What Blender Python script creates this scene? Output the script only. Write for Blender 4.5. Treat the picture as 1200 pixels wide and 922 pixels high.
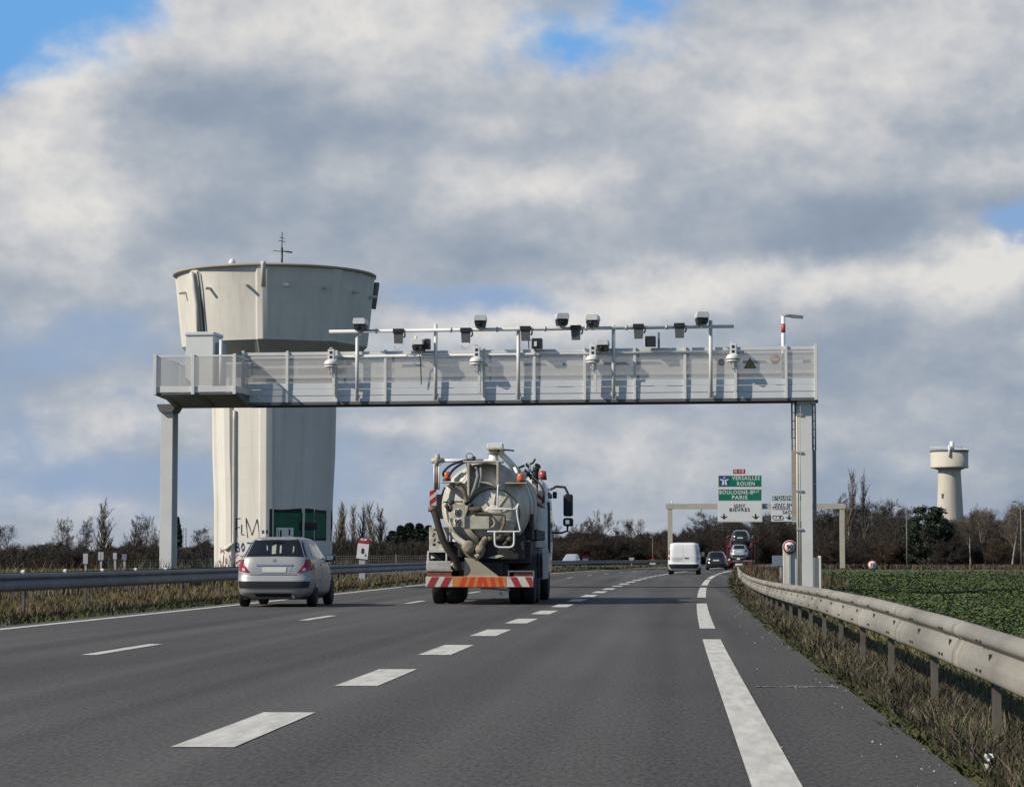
import bpy, bmesh, math, random
import numpy as np
from mathutils import Vector, Matrix

random.seed(7); np.random.seed(7)
for o in list(bpy.data.objects):
    bpy.data.objects.remove(o, do_unlink=True)
SC = bpy.context.scene
COL = SC.collection
PI = math.pi
R = math.radians

# ------------------------------------------------------------------ camera
FOC = 2800.0                                   # focal length in px of a 1200 px wide frame
CAMZ = 1.055
YAW = math.atan(190 / FOC); PITCH = math.atan(194 / FOC)
cam_d = bpy.data.cameras.new('camera')
cam = bpy.data.objects.new('camera', cam_d); COL.objects.link(cam)
cam.location = (0, 0, CAMZ)
cam.rotation_euler = (PI / 2 + PITCH, 0, YAW)
cam_d.sensor_width = 36; cam_d.lens = 36 * FOC / 1200
cam_d.clip_start = 0.1; cam_d.clip_end = 20000
SC.camera = cam
CAM_M = Matrix.Rotation(YAW, 3, 'Z') @ Matrix.Rotation(PI / 2 + PITCH, 3, 'X')

def at(px, py, Y):
    """point at road distance Y seen at this place of the photograph"""
    d = CAM_M @ Vector(((px - 600) / FOC, (461 - py) / FOC, -1))
    t = Y / d.y
    return Vector((d.x * t, Y, CAMZ + d.z * t))
def xat(px, Y): return at(px, 655, Y).x

# ------------------------------------------------------------------ sun and sky
SUN_EL = R(36); SUN_AZ = R(66)                 # azimuth from straight behind the viewer towards the viewer's left
sv = Vector((-math.sin(SUN_AZ) * math.cos(SUN_EL), -math.cos(SUN_AZ) * math.cos(SUN_EL), math.sin(SUN_EL)))
sun_d = bpy.data.lights.new('sun', 'SUN'); sun_d.energy = 4.7; sun_d.angle = R(0.53); sun_d.color = (1.0, 0.90, 0.76)
sun = bpy.data.objects.new('sun', sun_d); COL.objects.link(sun)
sun.location = (-60, -20, 60); sun.rotation_euler = (-sv).to_track_quat('-Z', 'Y').to_euler()

SC.view_settings.view_transform = 'Standard'; SC.view_settings.look = 'None'
SC.view_settings.exposure = 0.0; SC.view_settings.gamma = 1.0
SC.view_settings.use_curve_mapping = False
SC.cycles.max_bounces = 6; SC.cycles.transparent_max_bounces = 12
SC.cycles.caustics_reflective = False; SC.cycles.caustics_refractive = False

def lin(r, g, b):
    f = lambda c: (c / 255 / 12.92) if c <= 10 else ((c / 255 + .055) / 1.055) ** 2.4
    return (f(r), f(g), f(b), 1)

def build_world():
    w = bpy.data.worlds.new('World'); SC.world = w; w.use_nodes = True
    nt = w.node_tree; nt.nodes.clear(); N = nt.nodes; L = nt.links
    def m(op, a, b=None, c=None, clamp=False):
        n = N.new('ShaderNodeMath'); n.operation = op; n.use_clamp = clamp
        for i, v in enumerate((a, b, c)):
            if v is None: continue
            if isinstance(v, (int, float)): n.inputs[i].default_value = v
            else: L.new(v, n.inputs[i])
        return n.outputs[0]
    tc = N.new('ShaderNodeTexCoord'); D = tc.outputs['Generated']
    sep = N.new('ShaderNodeSeparateXYZ'); L.new(D, sep.inputs[0])
    x, y, z = sep.outputs
    K = 48.87
    az = m('MULTIPLY', m('ARCTAN2', x, y), 180 / PI)
    U0 = m('MULTIPLY_ADD', m('ADD', az, math.degrees(YAW)), K, 600)      # sky chart: azimuth ...
    V0 = m('MULTIPLY_ADD', m('ARCSINE', m('MULTIPLY', z, 0.99999)), -FOC, 655)   # ... and height, both in 1/48.87 degree
    def noise(scale, detail, rough, zs=1.6, seed=0.0, lac=2.0, shift=(0, 0, 0)):
        mp = N.new('ShaderNodeMapping'); mp.inputs['Scale'].default_value = (scale, scale, scale * zs)
        mp.inputs['Location'].default_value = (seed + shift[0] * scale, seed * .7 + shift[1] * scale, seed * .3 + shift[2] * scale * zs)
        L.new(D, mp.inputs[0])
        n = N.new('ShaderNodeTexNoise'); n.inputs['Scale'].default_value = 1; n.inputs['Detail'].default_value = detail
        n.inputs['Roughness'].default_value = rough; n.inputs['Lacunarity'].default_value = lac
        L.new(mp.outputs[0], n.inputs['Vector'])
        return n.outputs['Fac'], n.outputs['Color']
    _, wc = noise(14, 6, .58, 1.3, 3.1)
    ws = N.new('ShaderNodeSeparateXYZ'); L.new(wc, ws.inputs[0])
    U = m('ADD', U0, m('MULTIPLY', m('SUBTRACT', ws.outputs[0], .5), 150))
    V = m('ADD', V0, m('MULTIPLY', m('SUBTRACT', ws.outputs[1], .5), 110))
    def blobs(base, lst):
        acc = base
        for (u, v, a, b, wt) in lst:
            du = m('MULTIPLY', m('SUBTRACT', U, u), 1 / a); dv = m('MULTIPLY', m('SUBTRACT', V, v), 1 / b)
            g = m('POWER', math.e, m('MULTIPLY', m('MULTIPLY_ADD', du, du, m('MULTIPLY', dv, dv)), -1.0))
            acc = m('MULTIPLY_ADD', g, wt, acc)
        return acc
    nbig, _ = noise(9, 8, .55, 2.0, 1.7)
    nfine, _ = noise(30, 9, .56, 1.5, 5.3)
    # inside the part of the sky the charts describe (1) or elsewhere (0): broken cloud with more open blue
    wu = m('MULTIPLY', m('SUBTRACT', U0, 600), 1 / 1500); wv = m('MULTIPLY', m('SUBTRACT', V0, 300), 1 / 900)
    win = m('POWER', math.e, m('MULTIPLY', m('MULTIPLY_ADD', wu, wu, m('MULTIPLY', wv, wv)), -1.0))
    # cover: negative = open blue sky
    cov = blobs(m('MULTIPLY_ADD', win, .48, .26), COVER)
    cov = m('MULTIPLY_ADD', m('SUBTRACT', nbig, .5), .75, cov)
    cov = m('MULTIPLY_ADD', m('SUBTRACT', nfine, .5), .85, cov)
    mr = N.new('ShaderNodeMapRange'); mr.interpolation_type = 'SMOOTHSTEP'
    mr.inputs['From Min'].default_value = .04; mr.inputs['From Max'].default_value = .66
    L.new(cov, mr.inputs['Value']); cover = mr.outputs[0]
    # light: thickness and sunlit tops
    bri = blobs(m('MULTIPLY_ADD', win, .47, .05), LIGHT)
    bri = m('MULTIPLY_ADD', m('SUBTRACT', nbig, .5), .36, bri)
    bri = m('MULTIPLY_ADD', m('SUBTRACT', nfine, .5), .30, bri)
    # relief: the side of each billow turned to the sun (up and to the left) is brighter than the side turned away
    for sc_, dt, sd, sh, k_ in ((26, 9, 2.2, .011, .55), (9, 6, 7.7, .03, .5)):
        r1, _ = noise(sc_, dt, .52, 1.5, sd); r2, _ = noise(sc_, dt, .52, 1.5, sd, shift=(-sh * .8, 0, sh))
        bri = m('MULTIPLY_ADD', m('SUBTRACT', r1, r2), k_, bri)
    puff, _ = noise(62, 7, .5, 1.25, 9.2)                      # cauliflower texture of the lit tops
    bri = m('MULTIPLY_ADD', m('MULTIPLY', m('SUBTRACT', m('ABSOLUTE', m('MULTIPLY', m('SUBTRACT', puff, .5), 4)), .35), m('MAXIMUM', m('SUBTRACT', bri, .35), 0)), -.35, bri)
    cr = N.new('ShaderNodeValToRGB'); L.new(bri, cr.inputs[0])
    el = cr.color_ramp.elements
    el[0].position = 0.0; el[0].color = lin(134, 148, 167)
    el[1].position = 1.0; el[1].color = lin(224, 222, 219)
    for p, c in ((.3, (147, 160, 177)), (.5, (169, 177, 188)), (.72, (198, 200, 204))):
        e = el.new(p); e.color = lin(*c)
    bo = N.new('ShaderNodeVectorMath'); bo.operation = 'SCALE'; bo.inputs['Scale'].default_value = 1 / .15
    L.new(cr.outputs[0], bo.inputs[0])
    sky = N.new('ShaderNodeTexSky'); sky.sky_type = 'NISHITA'; sky.sun_disc = False
    sky.sun_elevation = SUN_EL; sky.sun_rotation = math.atan2(sv.x, sv.y)
    sky.air_density = 1.0; sky.dust_density = .6; sky.ozone_density = 2.0; sky.altitude = 150
    sc3 = N.new('ShaderNodeVectorMath'); sc3.operation = 'SCALE'; sc3.inputs[0].default_value = (.98, 1.06, 1.12)
    sk = N.new('ShaderNodeVectorMath'); sk.operation = 'MULTIPLY'; L.new(sky.outputs[0], sk.inputs[0]); 
    L.new(m('MULTIPLY_ADD', win, .55, .62), sc3.inputs['Scale']); L.new(sc3.outputs[0], sk.inputs[1])
    cap = N.new('ShaderNodeVectorMath'); cap.operation = 'MINIMUM'; L.new(sk.outputs[0], cap.inputs[0]); 
    hi = N.new('ShaderNodeMapRange'); hi.interpolation_type = 'SMOOTHSTEP'; L.new(V0, hi.inputs['Value']); hi.inputs['From Min'].default_value = 420; hi.inputs['From Max'].default_value = 60
    cm = N.new('ShaderNodeMix'); cm.data_type = 'RGBA'; L.new(hi.outputs[0], cm.inputs['Factor'])
    cm.inputs['A'].default_value = tuple(v / .15 for v in lin(150, 170, 198)[:3]) + (1,); cm.inputs['B'].default_value = tuple(v / .15 for v in lin(110, 168, 226)[:3]) + (1,)
    L.new(cm.outputs['Result'], cap.inputs[1])
    mix = N.new('ShaderNodeMix'); mix.data_type = 'RGBA'
    L.new(cover, mix.inputs['Factor']); L.new(cap.outputs[0], mix.inputs['A']); L.new(bo.outputs[0], mix.inputs['B'])
    bg = N.new('ShaderNodeBackground'); bg.inputs['Strength'].default_value = .15
    L.new(mix.outputs['Result'], bg.inputs['Color'])
    out = N.new('ShaderNodeOutputWorld'); L.new(bg.outputs[0], out.inputs[0])

COVER = [(50, 12, 165, 90, -1.0), (-60, 110, 80, 80, -.5), (675, 60, 100, 40, -.66), (768, 5, 40, 30, -.5), (20, 275, 60, 28, -.5),
         (90, 400, 130, 40, -.5), (560, 350, 170, 22, -.6), (1185, 262, 50, 22, -.8), (240, 60, 110, 60, .35), (60, 560, 300, 50, -.42),
         (500, 420, 160, 40, -.3), (330, 210, 300, 110, .5), (900, 180, 300, 130, .5), (900, 400, 300, 60, .4), (40, 190, 60, 70, .4),
         (20, 470, 60, 60, -.35), (1000, 620, 300, 50, -.1), (440, 560, 300, 60, -.28)]
LIGHT = [(80, 110, 75, 60, .62), (330, 35, 190, 55, .42), (560, 30, 130, 50, .26), (870, 75, 190, 75, .38), (1130, 30, 130, 60, .3), (40, 205, 70, 60, .5),
         (150, 290, 110, 50, .22), (90, 275, 60, 40, .3), (640, 215, 90, 25, .28), (590, 135, 120, 25, .2), (1130, 205, 120, 35, .22), (1180, 290, 60, 20, .35),
         (600, 372, 110, 26, .5), (760, 345, 130, 28, .5), (960, 318, 150, 25, .45), (1150, 320, 90, 35, .4), (200, 130, 170, 32, -.25),
         (330, 280, 240, 60, -.12), (700, 290, 260, 40, -.2), (980, 265, 150, 35, -.25), (1120, 165, 60, 25, -.22), (380, 130, 250, 40, -.05),
         (1060, 430, 190, 60, -.14), (150, 480, 90, 30, .34), (60, 585, 140, 18, .22), (480, 485, 90, 18, .22), (650, 520, 120, 26, .15), (60, 420, 130, 40, -.1),
         (1080, 545, 160, 16, .12), (20, 530, 90, 20, .2)]
build_world()

# ------------------------------------------------------------------ road geometry
def off(Y):                                     # the carriageway bends gently to the right
    return 1.44e-4 * max(0.0, Y - 23) ** 2 + 6e-4 * max(0.0, Y - 285) ** 2
def zr(Y):
    t = min(1, max(0, (Y - 40) / 90)); return .15 * t * t * (3 - 2 * t)
def heading(Y): return -math.atan((off(Y + 1) - off(Y - 1)) / 2)
def P(X, Y, z=0.0): return Vector((X + off(Y), Y, z + zr(Y)))

# ------------------------------------------------------------------ materials
MATS = {}
def mat(name, col, rough=.6, metal=0.0, var=0.0, scale=3.0, col2=None, bump=0.0, bscale=60, island=None, patch=0, coat=0.0, spec=.5, alpha=1.0, emit=None, detail=5, stretch=(1, 1, 1)):
    if name in MATS: return MATS[name]
    m = bpy.data.materials.new(name); m.use_nodes = True
    nt = m.node_tree; b = nt.nodes['Principled BSDF']
    c = col if len(col) == 4 else (*col, 1)
    b.inputs['Base Color'].default_value = c; b.inputs['Roughness'].default_value = rough; b.inputs['Metallic'].default_value = metal
    b.inputs['Coat Weight'].default_value = coat; b.inputs['Coat Roughness'].default_value = .06
    b.inputs['Specular IOR Level'].default_value = spec
    if emit: b.inputs['Emission Color'].default_value = (*emit[0], 1); b.inputs['Emission Strength'].default_value = emit[1]
    tc = nt.nodes.new('ShaderNodeTexCoord')
    mp = nt.nodes.new('ShaderNodeMapping'); mp.inputs['Scale'].default_value = stretch
    nt.links.new(tc.outputs['Object'], mp.inputs[0])
    if var or col2:
        n = nt.nodes.new('ShaderNodeTexNoise'); n.inputs['Scale'].default_value = scale; n.inputs['Detail'].default_value = detail; n.inputs['Roughness'].default_value = .6
        nt.links.new(mp.outputs[0], n.inputs['Vector'])
        r = nt.nodes.new('ShaderNodeValToRGB'); e = r.color_ramp.elements
        if col2: c2 = col2 if len(col2) == 4 else (*col2, 1)
        else: c2 = c
        e[0].position = .3; e[1].position = .7
        e[0].color = tuple(v * (1 - var) for v in c[:3]) + (1,); e[1].color = tuple(min(1, v * (1 + var)) for v in c2[:3]) + (1,)
        nt.links.new(n.outputs['Fac'], r.inputs[0]); nt.links.new(r.outputs[0], b.inputs['Base Color'])
    if island:
        g = nt.nodes.new('ShaderNodeNewGeometry'); r = nt.nodes.new('ShaderNodeValToRGB'); e = r.color_ramp.elements
        e[0].position = 0; e[0].color = (*island[0], 1); e[1].position = 1; e[1].color = (*island[-1], 1)
        for i, ci in enumerate(island[1:-1]):
            q = e.new((i + 1) / (len(island) - 1)); q.color = (*ci, 1)
        src = g.outputs['Random Per Island']
        if patch:                                        # growth in patches: neighbours share a tone
            pn = nt.nodes.new('ShaderNodeTexNoise'); pn.inputs['Scale'].default_value = patch; pn.inputs['Detail'].default_value = 3; nt.links.new(mp.outputs[0], pn.inputs['Vector'])
            a1 = nt.nodes.new('ShaderNodeMath'); a1.operation = 'MULTIPLY_ADD'; nt.links.new(pn.outputs['Fac'], a1.inputs[0]); a1.inputs[1].default_value = 2.6; a1.inputs[2].default_value = -1.0
            a2 = nt.nodes.new('ShaderNodeMath'); a2.operation = 'MULTIPLY_ADD'; nt.links.new(src, a2.inputs[0]); a2.inputs[1].default_value = .45; nt.links.new(a1.outputs[0], a2.inputs[2])
            src = a2.outputs[0]
        nt.links.new(src, r.inputs[0]); nt.links.new(r.outputs[0], b.inputs['Base Color'])
    if bump:
        n = nt.nodes.new('ShaderNodeTexNoise'); n.inputs['Scale'].default_value = bscale; n.inputs['Detail'].default_value = 4
        nt.links.new(mp.outputs[0], n.inputs['Vector'])
        bp = nt.nodes.new('ShaderNodeBump'); bp.inputs['Strength'].default_value = bump; bp.inputs['Distance'].default_value = .02
        nt.links.new(n.outputs['Fac'], bp.inputs['Height']); nt.links.new(bp.outputs[0], b.inputs['Normal'])
    if alpha < 1: b.inputs['Alpha'].default_value = alpha
    MATS[name] = m
    return m

# ------------------------------------------------------------------ mesh builder
class MB:
    def __init__(s): s.v = []; s.f = []; s.sm = []; s.mi = []
    def add(s, verts, faces, smooth=False, mi=0):
        o = len(s.v); s.v += [tuple(v) for v in verts]
        for f in faces: s.f.append(tuple(i + o for i in f)); s.sm.append(smooth); s.mi.append(mi)
        return s
    def box(s, lo, hi, mi=0, M=None):
        x0, y0, z0 = lo; x1, y1, z1 = hi
        v = [Vector(p) for p in ((x0, y0, z0), (x1, y0, z0), (x1, y1, z0), (x0, y1, z0), (x0, y0, z1), (x1, y0, z1), (x1, y1, z1), (x0, y1, z1))]
        if M is not None: v = [M @ p for p in v]
        return s.add(v, [(0, 3, 2, 1), (4, 5, 6, 7), (0, 1, 5, 4), (1, 2, 6, 5), (2, 3, 7, 6), (3, 0, 4, 7)], False, mi)
    def prism(s, poly, y0, y1, mi=0, axis='y'):
        """poly of (x, z), pushed from y0 to y1 (or (y, z) pushed along x)"""
        n = len(poly)
        mk = (lambda a, b, d: (a, d, b)) if axis == 'y' else ((lambda a, b, d: (d, a, b)) if axis == 'x' else (lambda a, b, d: (a, b, d)))
        v = [mk(a, b, y0) for a, b in poly] + [mk(a, b, y1) for a, b in poly]
        f = [tuple(range(n)), tuple(range(2 * n - 1, n - 1, -1))] + [(i, i + n, (i + 1) % n + n, (i + 1) % n) for i in range(n)]
        return s.add(v, f, False, mi)
    def tube(s, pts, r, n=8, mi=0, caps=True, closed=False):
        pts = [Vector(p) for p in pts]; rs = r if isinstance(r, (list, tuple)) else [r] * len(pts)
        o = len(s.v); k = len(pts); ref = None
        for i, p in enumerate(pts):
            if closed: t = (pts[(i + 1) % k] - pts[i - 1]).normalized()
            else: t = (pts[min(i + 1, k - 1)] - pts[max(i - 1, 0)]).normalized()
            if ref is None: a = t.cross(Vector((0, 0, 1)) if abs(t.z) < .9 else Vector((1, 0, 0)))
            else:
                a = ref - t * ref.dot(t)                 # carry the frame along the path
                if a.length < 1e-4: a = t.cross(Vector((.3, .9, .2)))
            a.normalize(); b = t.cross(a); ref = a
            for j in range(n):
                q = 2 * PI * j / n + PI / n; w = p + (a * math.cos(q) + b * math.sin(q)) * rs[i]; s.v.append(tuple(w))
        rng = k if closed else k - 1
        for i in range(rng):
            i2 = (i + 1) % k
            for j in range(n):
                s.f.append((o + i * n + j, o + i2 * n + j, o + i2 * n + (j + 1) % n, o + i * n + (j + 1) % n)); s.sm.append(n > 4); s.mi.append(mi)
        if caps and not closed:
            s.f.append(tuple(o + j for j in range(n))); s.sm.append(False); s.mi.append(mi)
            s.f.append(tuple(o + (k - 1) * n + j for j in range(n - 1, -1, -1))); s.sm.append(False); s.mi.append(mi)
        return s
    def lathe(s, prof, c=(0, 0, 0), axis='z', n=24, mi=0, smooth=True, caps=True):
        """prof of (r, h)"""
        o = len(s.v); c = Vector(c)
        for r, h in prof:
            for j in range(n):
                q = 2 * PI * j / n; a, b = r * math.cos(q), r * math.sin(q)
                p = {'z': (a, b, h), 'y': (a, h, b), 'x': (h, a, b)}[axis]; s.v.append(tuple(c + Vector(p)))
        for i in range(len(prof) - 1):
            for j in range(n):
                s.f.append((o + i * n + j, o + i * n + (j + 1) % n, o + (i + 1) * n + (j + 1) % n, o + (i + 1) * n + j)); s.sm.append(smooth); s.mi.append(mi)
        for i, fl in ((0, True), (len(prof) - 1, False)):
            if caps and prof[i][0] > 1e-4:
                f = [o + i * n + j for j in range(n)]
                s.f.append(tuple(f)); s.sm.append(False); s.mi.append(mi)
        return s
    def grid(s, fn, nu, nv, smooth=True, mi=0, closeu=False):
        o = len(s.v)
        for j in range(nv + 1):
            for i in range(nu + (0 if closeu else 1)): s.v.append(tuple(fn(i / nu, j / nv)))
        w = nu if closeu else nu + 1
        for j in range(nv):
            for i in range(nu):
                i2 = (i + 1) % w if closeu else i + 1
                s.f.append((o + j * w + i, o + j * w + i2, o + (j + 1) * w + i2, o + (j + 1) * w + i)); s.sm.append(smooth); s.mi.append(mi)
        return s
    def build(s, name, mats, parent=None, loc=None, bevel=0, solid=0, fix=True):
        me = bpy.data.meshes.new(name); me.from_pydata(s.v, [], s.f)
        me.polygons.foreach_set('use_smooth', s.sm); me.polygons.foreach_set('material_index', s.mi)
        for m in (mats if isinstance(mats, (list, tuple)) else [mats]): me.materials.append(m)
        if fix:
            bm = bmesh.new(); bm.from_mesh(me); bmesh.ops.recalc_face_normals(bm, faces=bm.faces); bm.to_mesh(me); bm.free()
        me.update()
        o = bpy.data.objects.new(name, me); COL.objects.link(o)
        if parent: o.parent = parent
        if loc: o.location = loc
        if bevel:
            b = o.modifiers.new('bevel', 'BEVEL'); b.width = bevel; b.segments = 2; b.limit_method = 'ANGLE'; b.angle_limit = R(40)
        if solid:
            b = o.modifiers.new('solid', 'SOLIDIFY'); b.thickness = solid
        return o

def tag(o, label=None, cat=None, group=None, kind=None):
    if label: o['label'] = label
    if cat: o['category'] = cat
    if group: o['group'] = group
    if kind: o['kind'] = kind
    return o
def thing(name, label, cat, loc=(0, 0, 0), rotz=0.0, group=None):
    o = bpy.data.objects.new(name, None); COL.objects.link(o); o.empty_display_size = .3
    o.location = loc; o.rotation_euler = (0, 0, rotz)
    return tag(o, label, cat, group)
def children(o): return [c for c in COL.objects if c.parent == o]
def copy_tree(o, parent=None):
    c = o.copy(); COL.objects.link(c); c.parent = parent
    for ch in children(o): copy_tree(ch, c)
    return c
def np_mesh(name, V, F, mats, parent=None, loc=None, smooth=False, mi=None):
    """V n x 3, F m x k arrays"""
    me = bpy.data.meshes.new(name); V = np.ascontiguousarray(V, dtype=np.float32); F = np.ascontiguousarray(F, dtype=np.int32)
    k = F.shape[1]; me.vertices.add(len(V)); me.vertices.foreach_set('co', V.ravel())
    me.loops.add(F.size); me.loops.foreach_set('vertex_index', F.ravel())
    me.polygons.add(len(F)); me.polygons.foreach_set('loop_start', np.arange(0, F.size, k, dtype=np.int32)); me.polygons.foreach_set('loop_total', np.full(len(F), k, dtype=np.int32))
    if smooth: me.polygons.foreach_set('use_smooth', np.ones(len(F), dtype=bool))
    for m in (mats if isinstance(mats, (list, tuple)) else [mats]): me.materials.append(m)
    if mi is not None: me.polygons.foreach_set('material_index', np.ascontiguousarray(mi, dtype=np.int32))
    me.update(calc_edges=True)
    o = bpy.data.objects.new(name, me); COL.objects.link(o)
    if parent: o.parent = parent
    if loc: o.location = loc
    return o
def text(s, size, m, parent, loc, name='lettering', width=None, rot=(PI / 2, 0, 0), ext=.004, bold=0.0, align='CENTER', spacing=1.0):
    cu = bpy.data.curves.new('t', 'FONT'); cu.body = s; cu.size = size; cu.align_x = align; cu.align_y = 'CENTER'; cu.extrude = ext; cu.offset = bold
    cu.resolution_u = 3; cu.space_character = spacing
    t = bpy.data.objects.new('t', cu); COL.objects.link(t)
    dg = bpy.context.evaluated_depsgraph_get()
    me = bpy.data.meshes.new_from_object(t.evaluated_get(dg)); bpy.data.objects.remove(t)
    if width:
        xs = [v.co.x for v in me.vertices]; k = width / max(1e-6, max(xs) - min(xs))
        for v in me.vertices: v.co.x *= k
    me.materials.clear(); me.materials.append(m)
    o = bpy.data.objects.new(name, me); COL.objects.link(o); o.parent = parent; o.location = loc; o.rotation_euler = rot
    return o

# common materials
M_gal = mat('galvanised_steel', (.50, .52, .54), .5, .35, .12, 2.5, bump=.05, bscale=30)
M_galdark = mat('weathered_galvanised_steel', (.22, .23, .25), .5, .4, .15, 3)
M_white = mat('white_paint', (.78, .78, .76), .45, 0, .05, 3)
M_offwhite = mat('offwhite_plastic', (.72, .72, .69), .4, 0, .04, 4)
M_black = mat('black_plastic', (.02, .02, .022), .45)
M_rubber = mat('tyre_rubber', (.022, .022, .023), .85, 0, .2, 30)
M_red = mat('red_paint', (.5, .03, .035), .45)
M_glass = mat('dark_glass', (.012, .014, .016), .06, 0, spec=.6)
M_grey = mat('grey_paint', (.35, .36, .37), .5, 0, .08, 3)
# ================================================================== SETTING
M_soil = mat('rough_grass_soil', (.055, .06, .026), .95, 0, .35, .7, col2=(.10, .085, .05), bump=.6, bscale=9)
M_field = mat('field_soil', (.045, .07, .026), .95, 0, .3, .8, col2=(.065, .095, .036), bump=.5, bscale=6)

def asphalt():
    m = mat('asphalt', (.058, .056, .055), .86, 0, spec=.3)
    nt = m.node_tree; N = nt.nodes; L = nt.links; b = N['Principled BSDF']
    tc = N.new('ShaderNodeTexCoord')
    def noise(scale, det, st=(1, 1, 1)):
        mp = N.new('ShaderNodeMapping'); mp.inputs['Scale'].default_value = st; L.new(tc.outputs['Object'], mp.inputs[0])
        n = N.new('ShaderNodeTexNoise'); n.inputs['Scale'].default_value = scale; n.inputs['Detail'].default_value = det; n.inputs['Roughness'].default_value = .65
        L.new(mp.outputs[0], n.inputs['Vector']); return n.outputs['Fac']
    def mm(op, a, b_, c=None):
        n = N.new('ShaderNodeMath'); n.operation = op
        for i, v in enumerate((a, b_, c)):
            if v is None: continue
            if isinstance(v, (int, float)): n.inputs[i].default_value = v
            else: L.new(v, n.inputs[i])
        return n.outputs[0]
    grit = noise(34, 4, (1, .3, 1)); patch = noise(.22, 5, (1, .25, 1)); lanes = noise(.9, 2, (1, .012, 1))
    sp = N.new('ShaderNodeMapRange'); L.new(noise(26, 1, (1, .4, 1)), sp.inputs['Value'])
    sp.inputs['From Min'].default_value = .70; sp.inputs['From Max'].default_value = .80
    f = mm('MULTIPLY_ADD', mm('SUBTRACT', grit, .5), 2.2, 1.0)
    f = mm('MULTIPLY_ADD', mm('SUBTRACT', patch, .5), 1.0, f)
    f = mm('MULTIPLY_ADD', mm('SUBTRACT', lanes, .5), 1.7, f)
    f = mm('MULTIPLY_ADD', sp.outputs[0], .7, f)
    sc = N.new('ShaderNodeVectorMath'); sc.operation = 'SCALE'; sc.inputs[0].default_value = (.073, .070, .0675); L.new(f, sc.inputs['Scale'])
    L.new(sc.outputs[0], b.inputs['Base Color'])
    bp = N.new('ShaderNodeBump'); bp.inputs['Strength'].default_value = .35; bp.inputs['Distance'].default_value = .01
    L.new(grit, bp.inputs['Height']); L.new(bp.outputs[0], b.inputs['Normal'])
    return m
M_asph = asphalt()
M_line = mat('road_marking_paint', (.53, .52, .475), .7, 0, .24, 6, bump=.08, bscale=70, detail=8, stretch=(1.6, .25, 1))

Ys = [-30, -15, -5] + [i for i in range(0, 130, 4)] + [i for i in range(130, 564, 8)]
XR0, XR1 = -10.75, 1.40

def strip(name, cols, rows, m, kind='structure', extra=None):
    """cols of (X relative to the road, z); rows of Y"""
    def f(u, v):
        i = int(round(u * (len(cols) - 1))); j = int(round(v * (len(rows) - 1)))
        X, z = cols[i]; Y = rows[j]
        return P(X, min(Y, 560), z) * 1.0 if Y <= 560 else Vector((X + off(560) , Y, z + zr(Y)))
    mb = MB().grid(f, len(cols) - 1, len(rows) - 1, True)
    o = mb.build(name, m); tag(o, kind=kind); return o

gcols = [(-3000, -.5), (-400, -.4), (-60, -.25), (-30, -.12), (-24, -.07), (-17, -.05), (-13.5, .02), (-12, .0), (-10.9, -.035), (-5, -.05), (1.2, -.05), (1.5, -.03), (1.9, -.07), (2.6, -.16), (3.6, -.3), (8, -.34), (60, -.36), (400, -.4), (3000, -.5)]
strip('ground', gcols, [-60] + Ys + [700, 1500, 3500, 9000], M_soil)
strip('road', [(XR0, 0), (-6, .0), (-2, 0), (XR1, 0)], Ys, M_asph)
strip('opposite_road', [(-28, .0), (-23, .0), (-18.5, .0)], Ys, M_asph)
fcols = [(3.5, -.285), (20, -.32), (60, -.33), (120, -.34)]
strip('field', fcols, [-10, 0, 20, 60, 100, 150, 200, 250, 285], M_field)

def marks(name, segs, w):
    """segs: (X, Y0, Y1)"""
    mb = MB()
    for X, y0, y1 in segs:
        n = max(1, int((y1 - y0) / 4))
        for k in range(n):
            a = y0 + (y1 - y0) * k / n; b = y0 + (y1 - y0) * (k + 1) / n
            mb.add([P(X - w / 2, a, .005), P(X + w / 2, a, .005), P(X + w / 2, b, .005), P(X - w / 2, b, .005)], [(0, 1, 2, 3)])
    return tag(mb.build(name, M_line), kind='structure')
s5 = []; y = 13.37 - 6.5 * 3
while y < 190: s5.append((-2.65, y, y + 3.05)); y += 6.5
s5.append((-2.65, 190, 420))
marks('exit_lane_marking', s5, .36)
s2 = []
for k in range(-2, 22): s2.append((-6.45, 26.1 + 15 * k, 29.5 + 15 * k))
marks('lane_marking', s2, .17)
marks('median_edge_marking', [(-10.15, -20, 420)], .2)
se = [(.47, -10, 31.5)]
y = 36.4
while y < 95: se.append((.47, y, y + 20)); y += 24
se = [(.47, -10, 31.7), (.47, 36.6, 56.5), (.47, 64.4, 84), (.47, 89, 109), (.47, 112, 132), (.47, 136, 156), (.47, 160, 420)]
marks('road_edge_marking', se, .235)

# faint road surface marks: a scraped line across the hard shoulder
mb = MB()
for i in range(26):
    x = .62 + random.random() * .75; yy = 19.95 + random.gauss(0, .05); w = random.uniform(.01, .05)
    mb.add([P(x, yy, .006), P(x + w * 2, yy, .006), P(x + w * 2, yy + .05, .006), P(x, yy + .04, .006)], [(0, 1, 2, 3)])
tag(mb.build('shoulder_scrape', mat('scrape_chalk', (.3, .29, .27), .9)), kind='structure')

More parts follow.
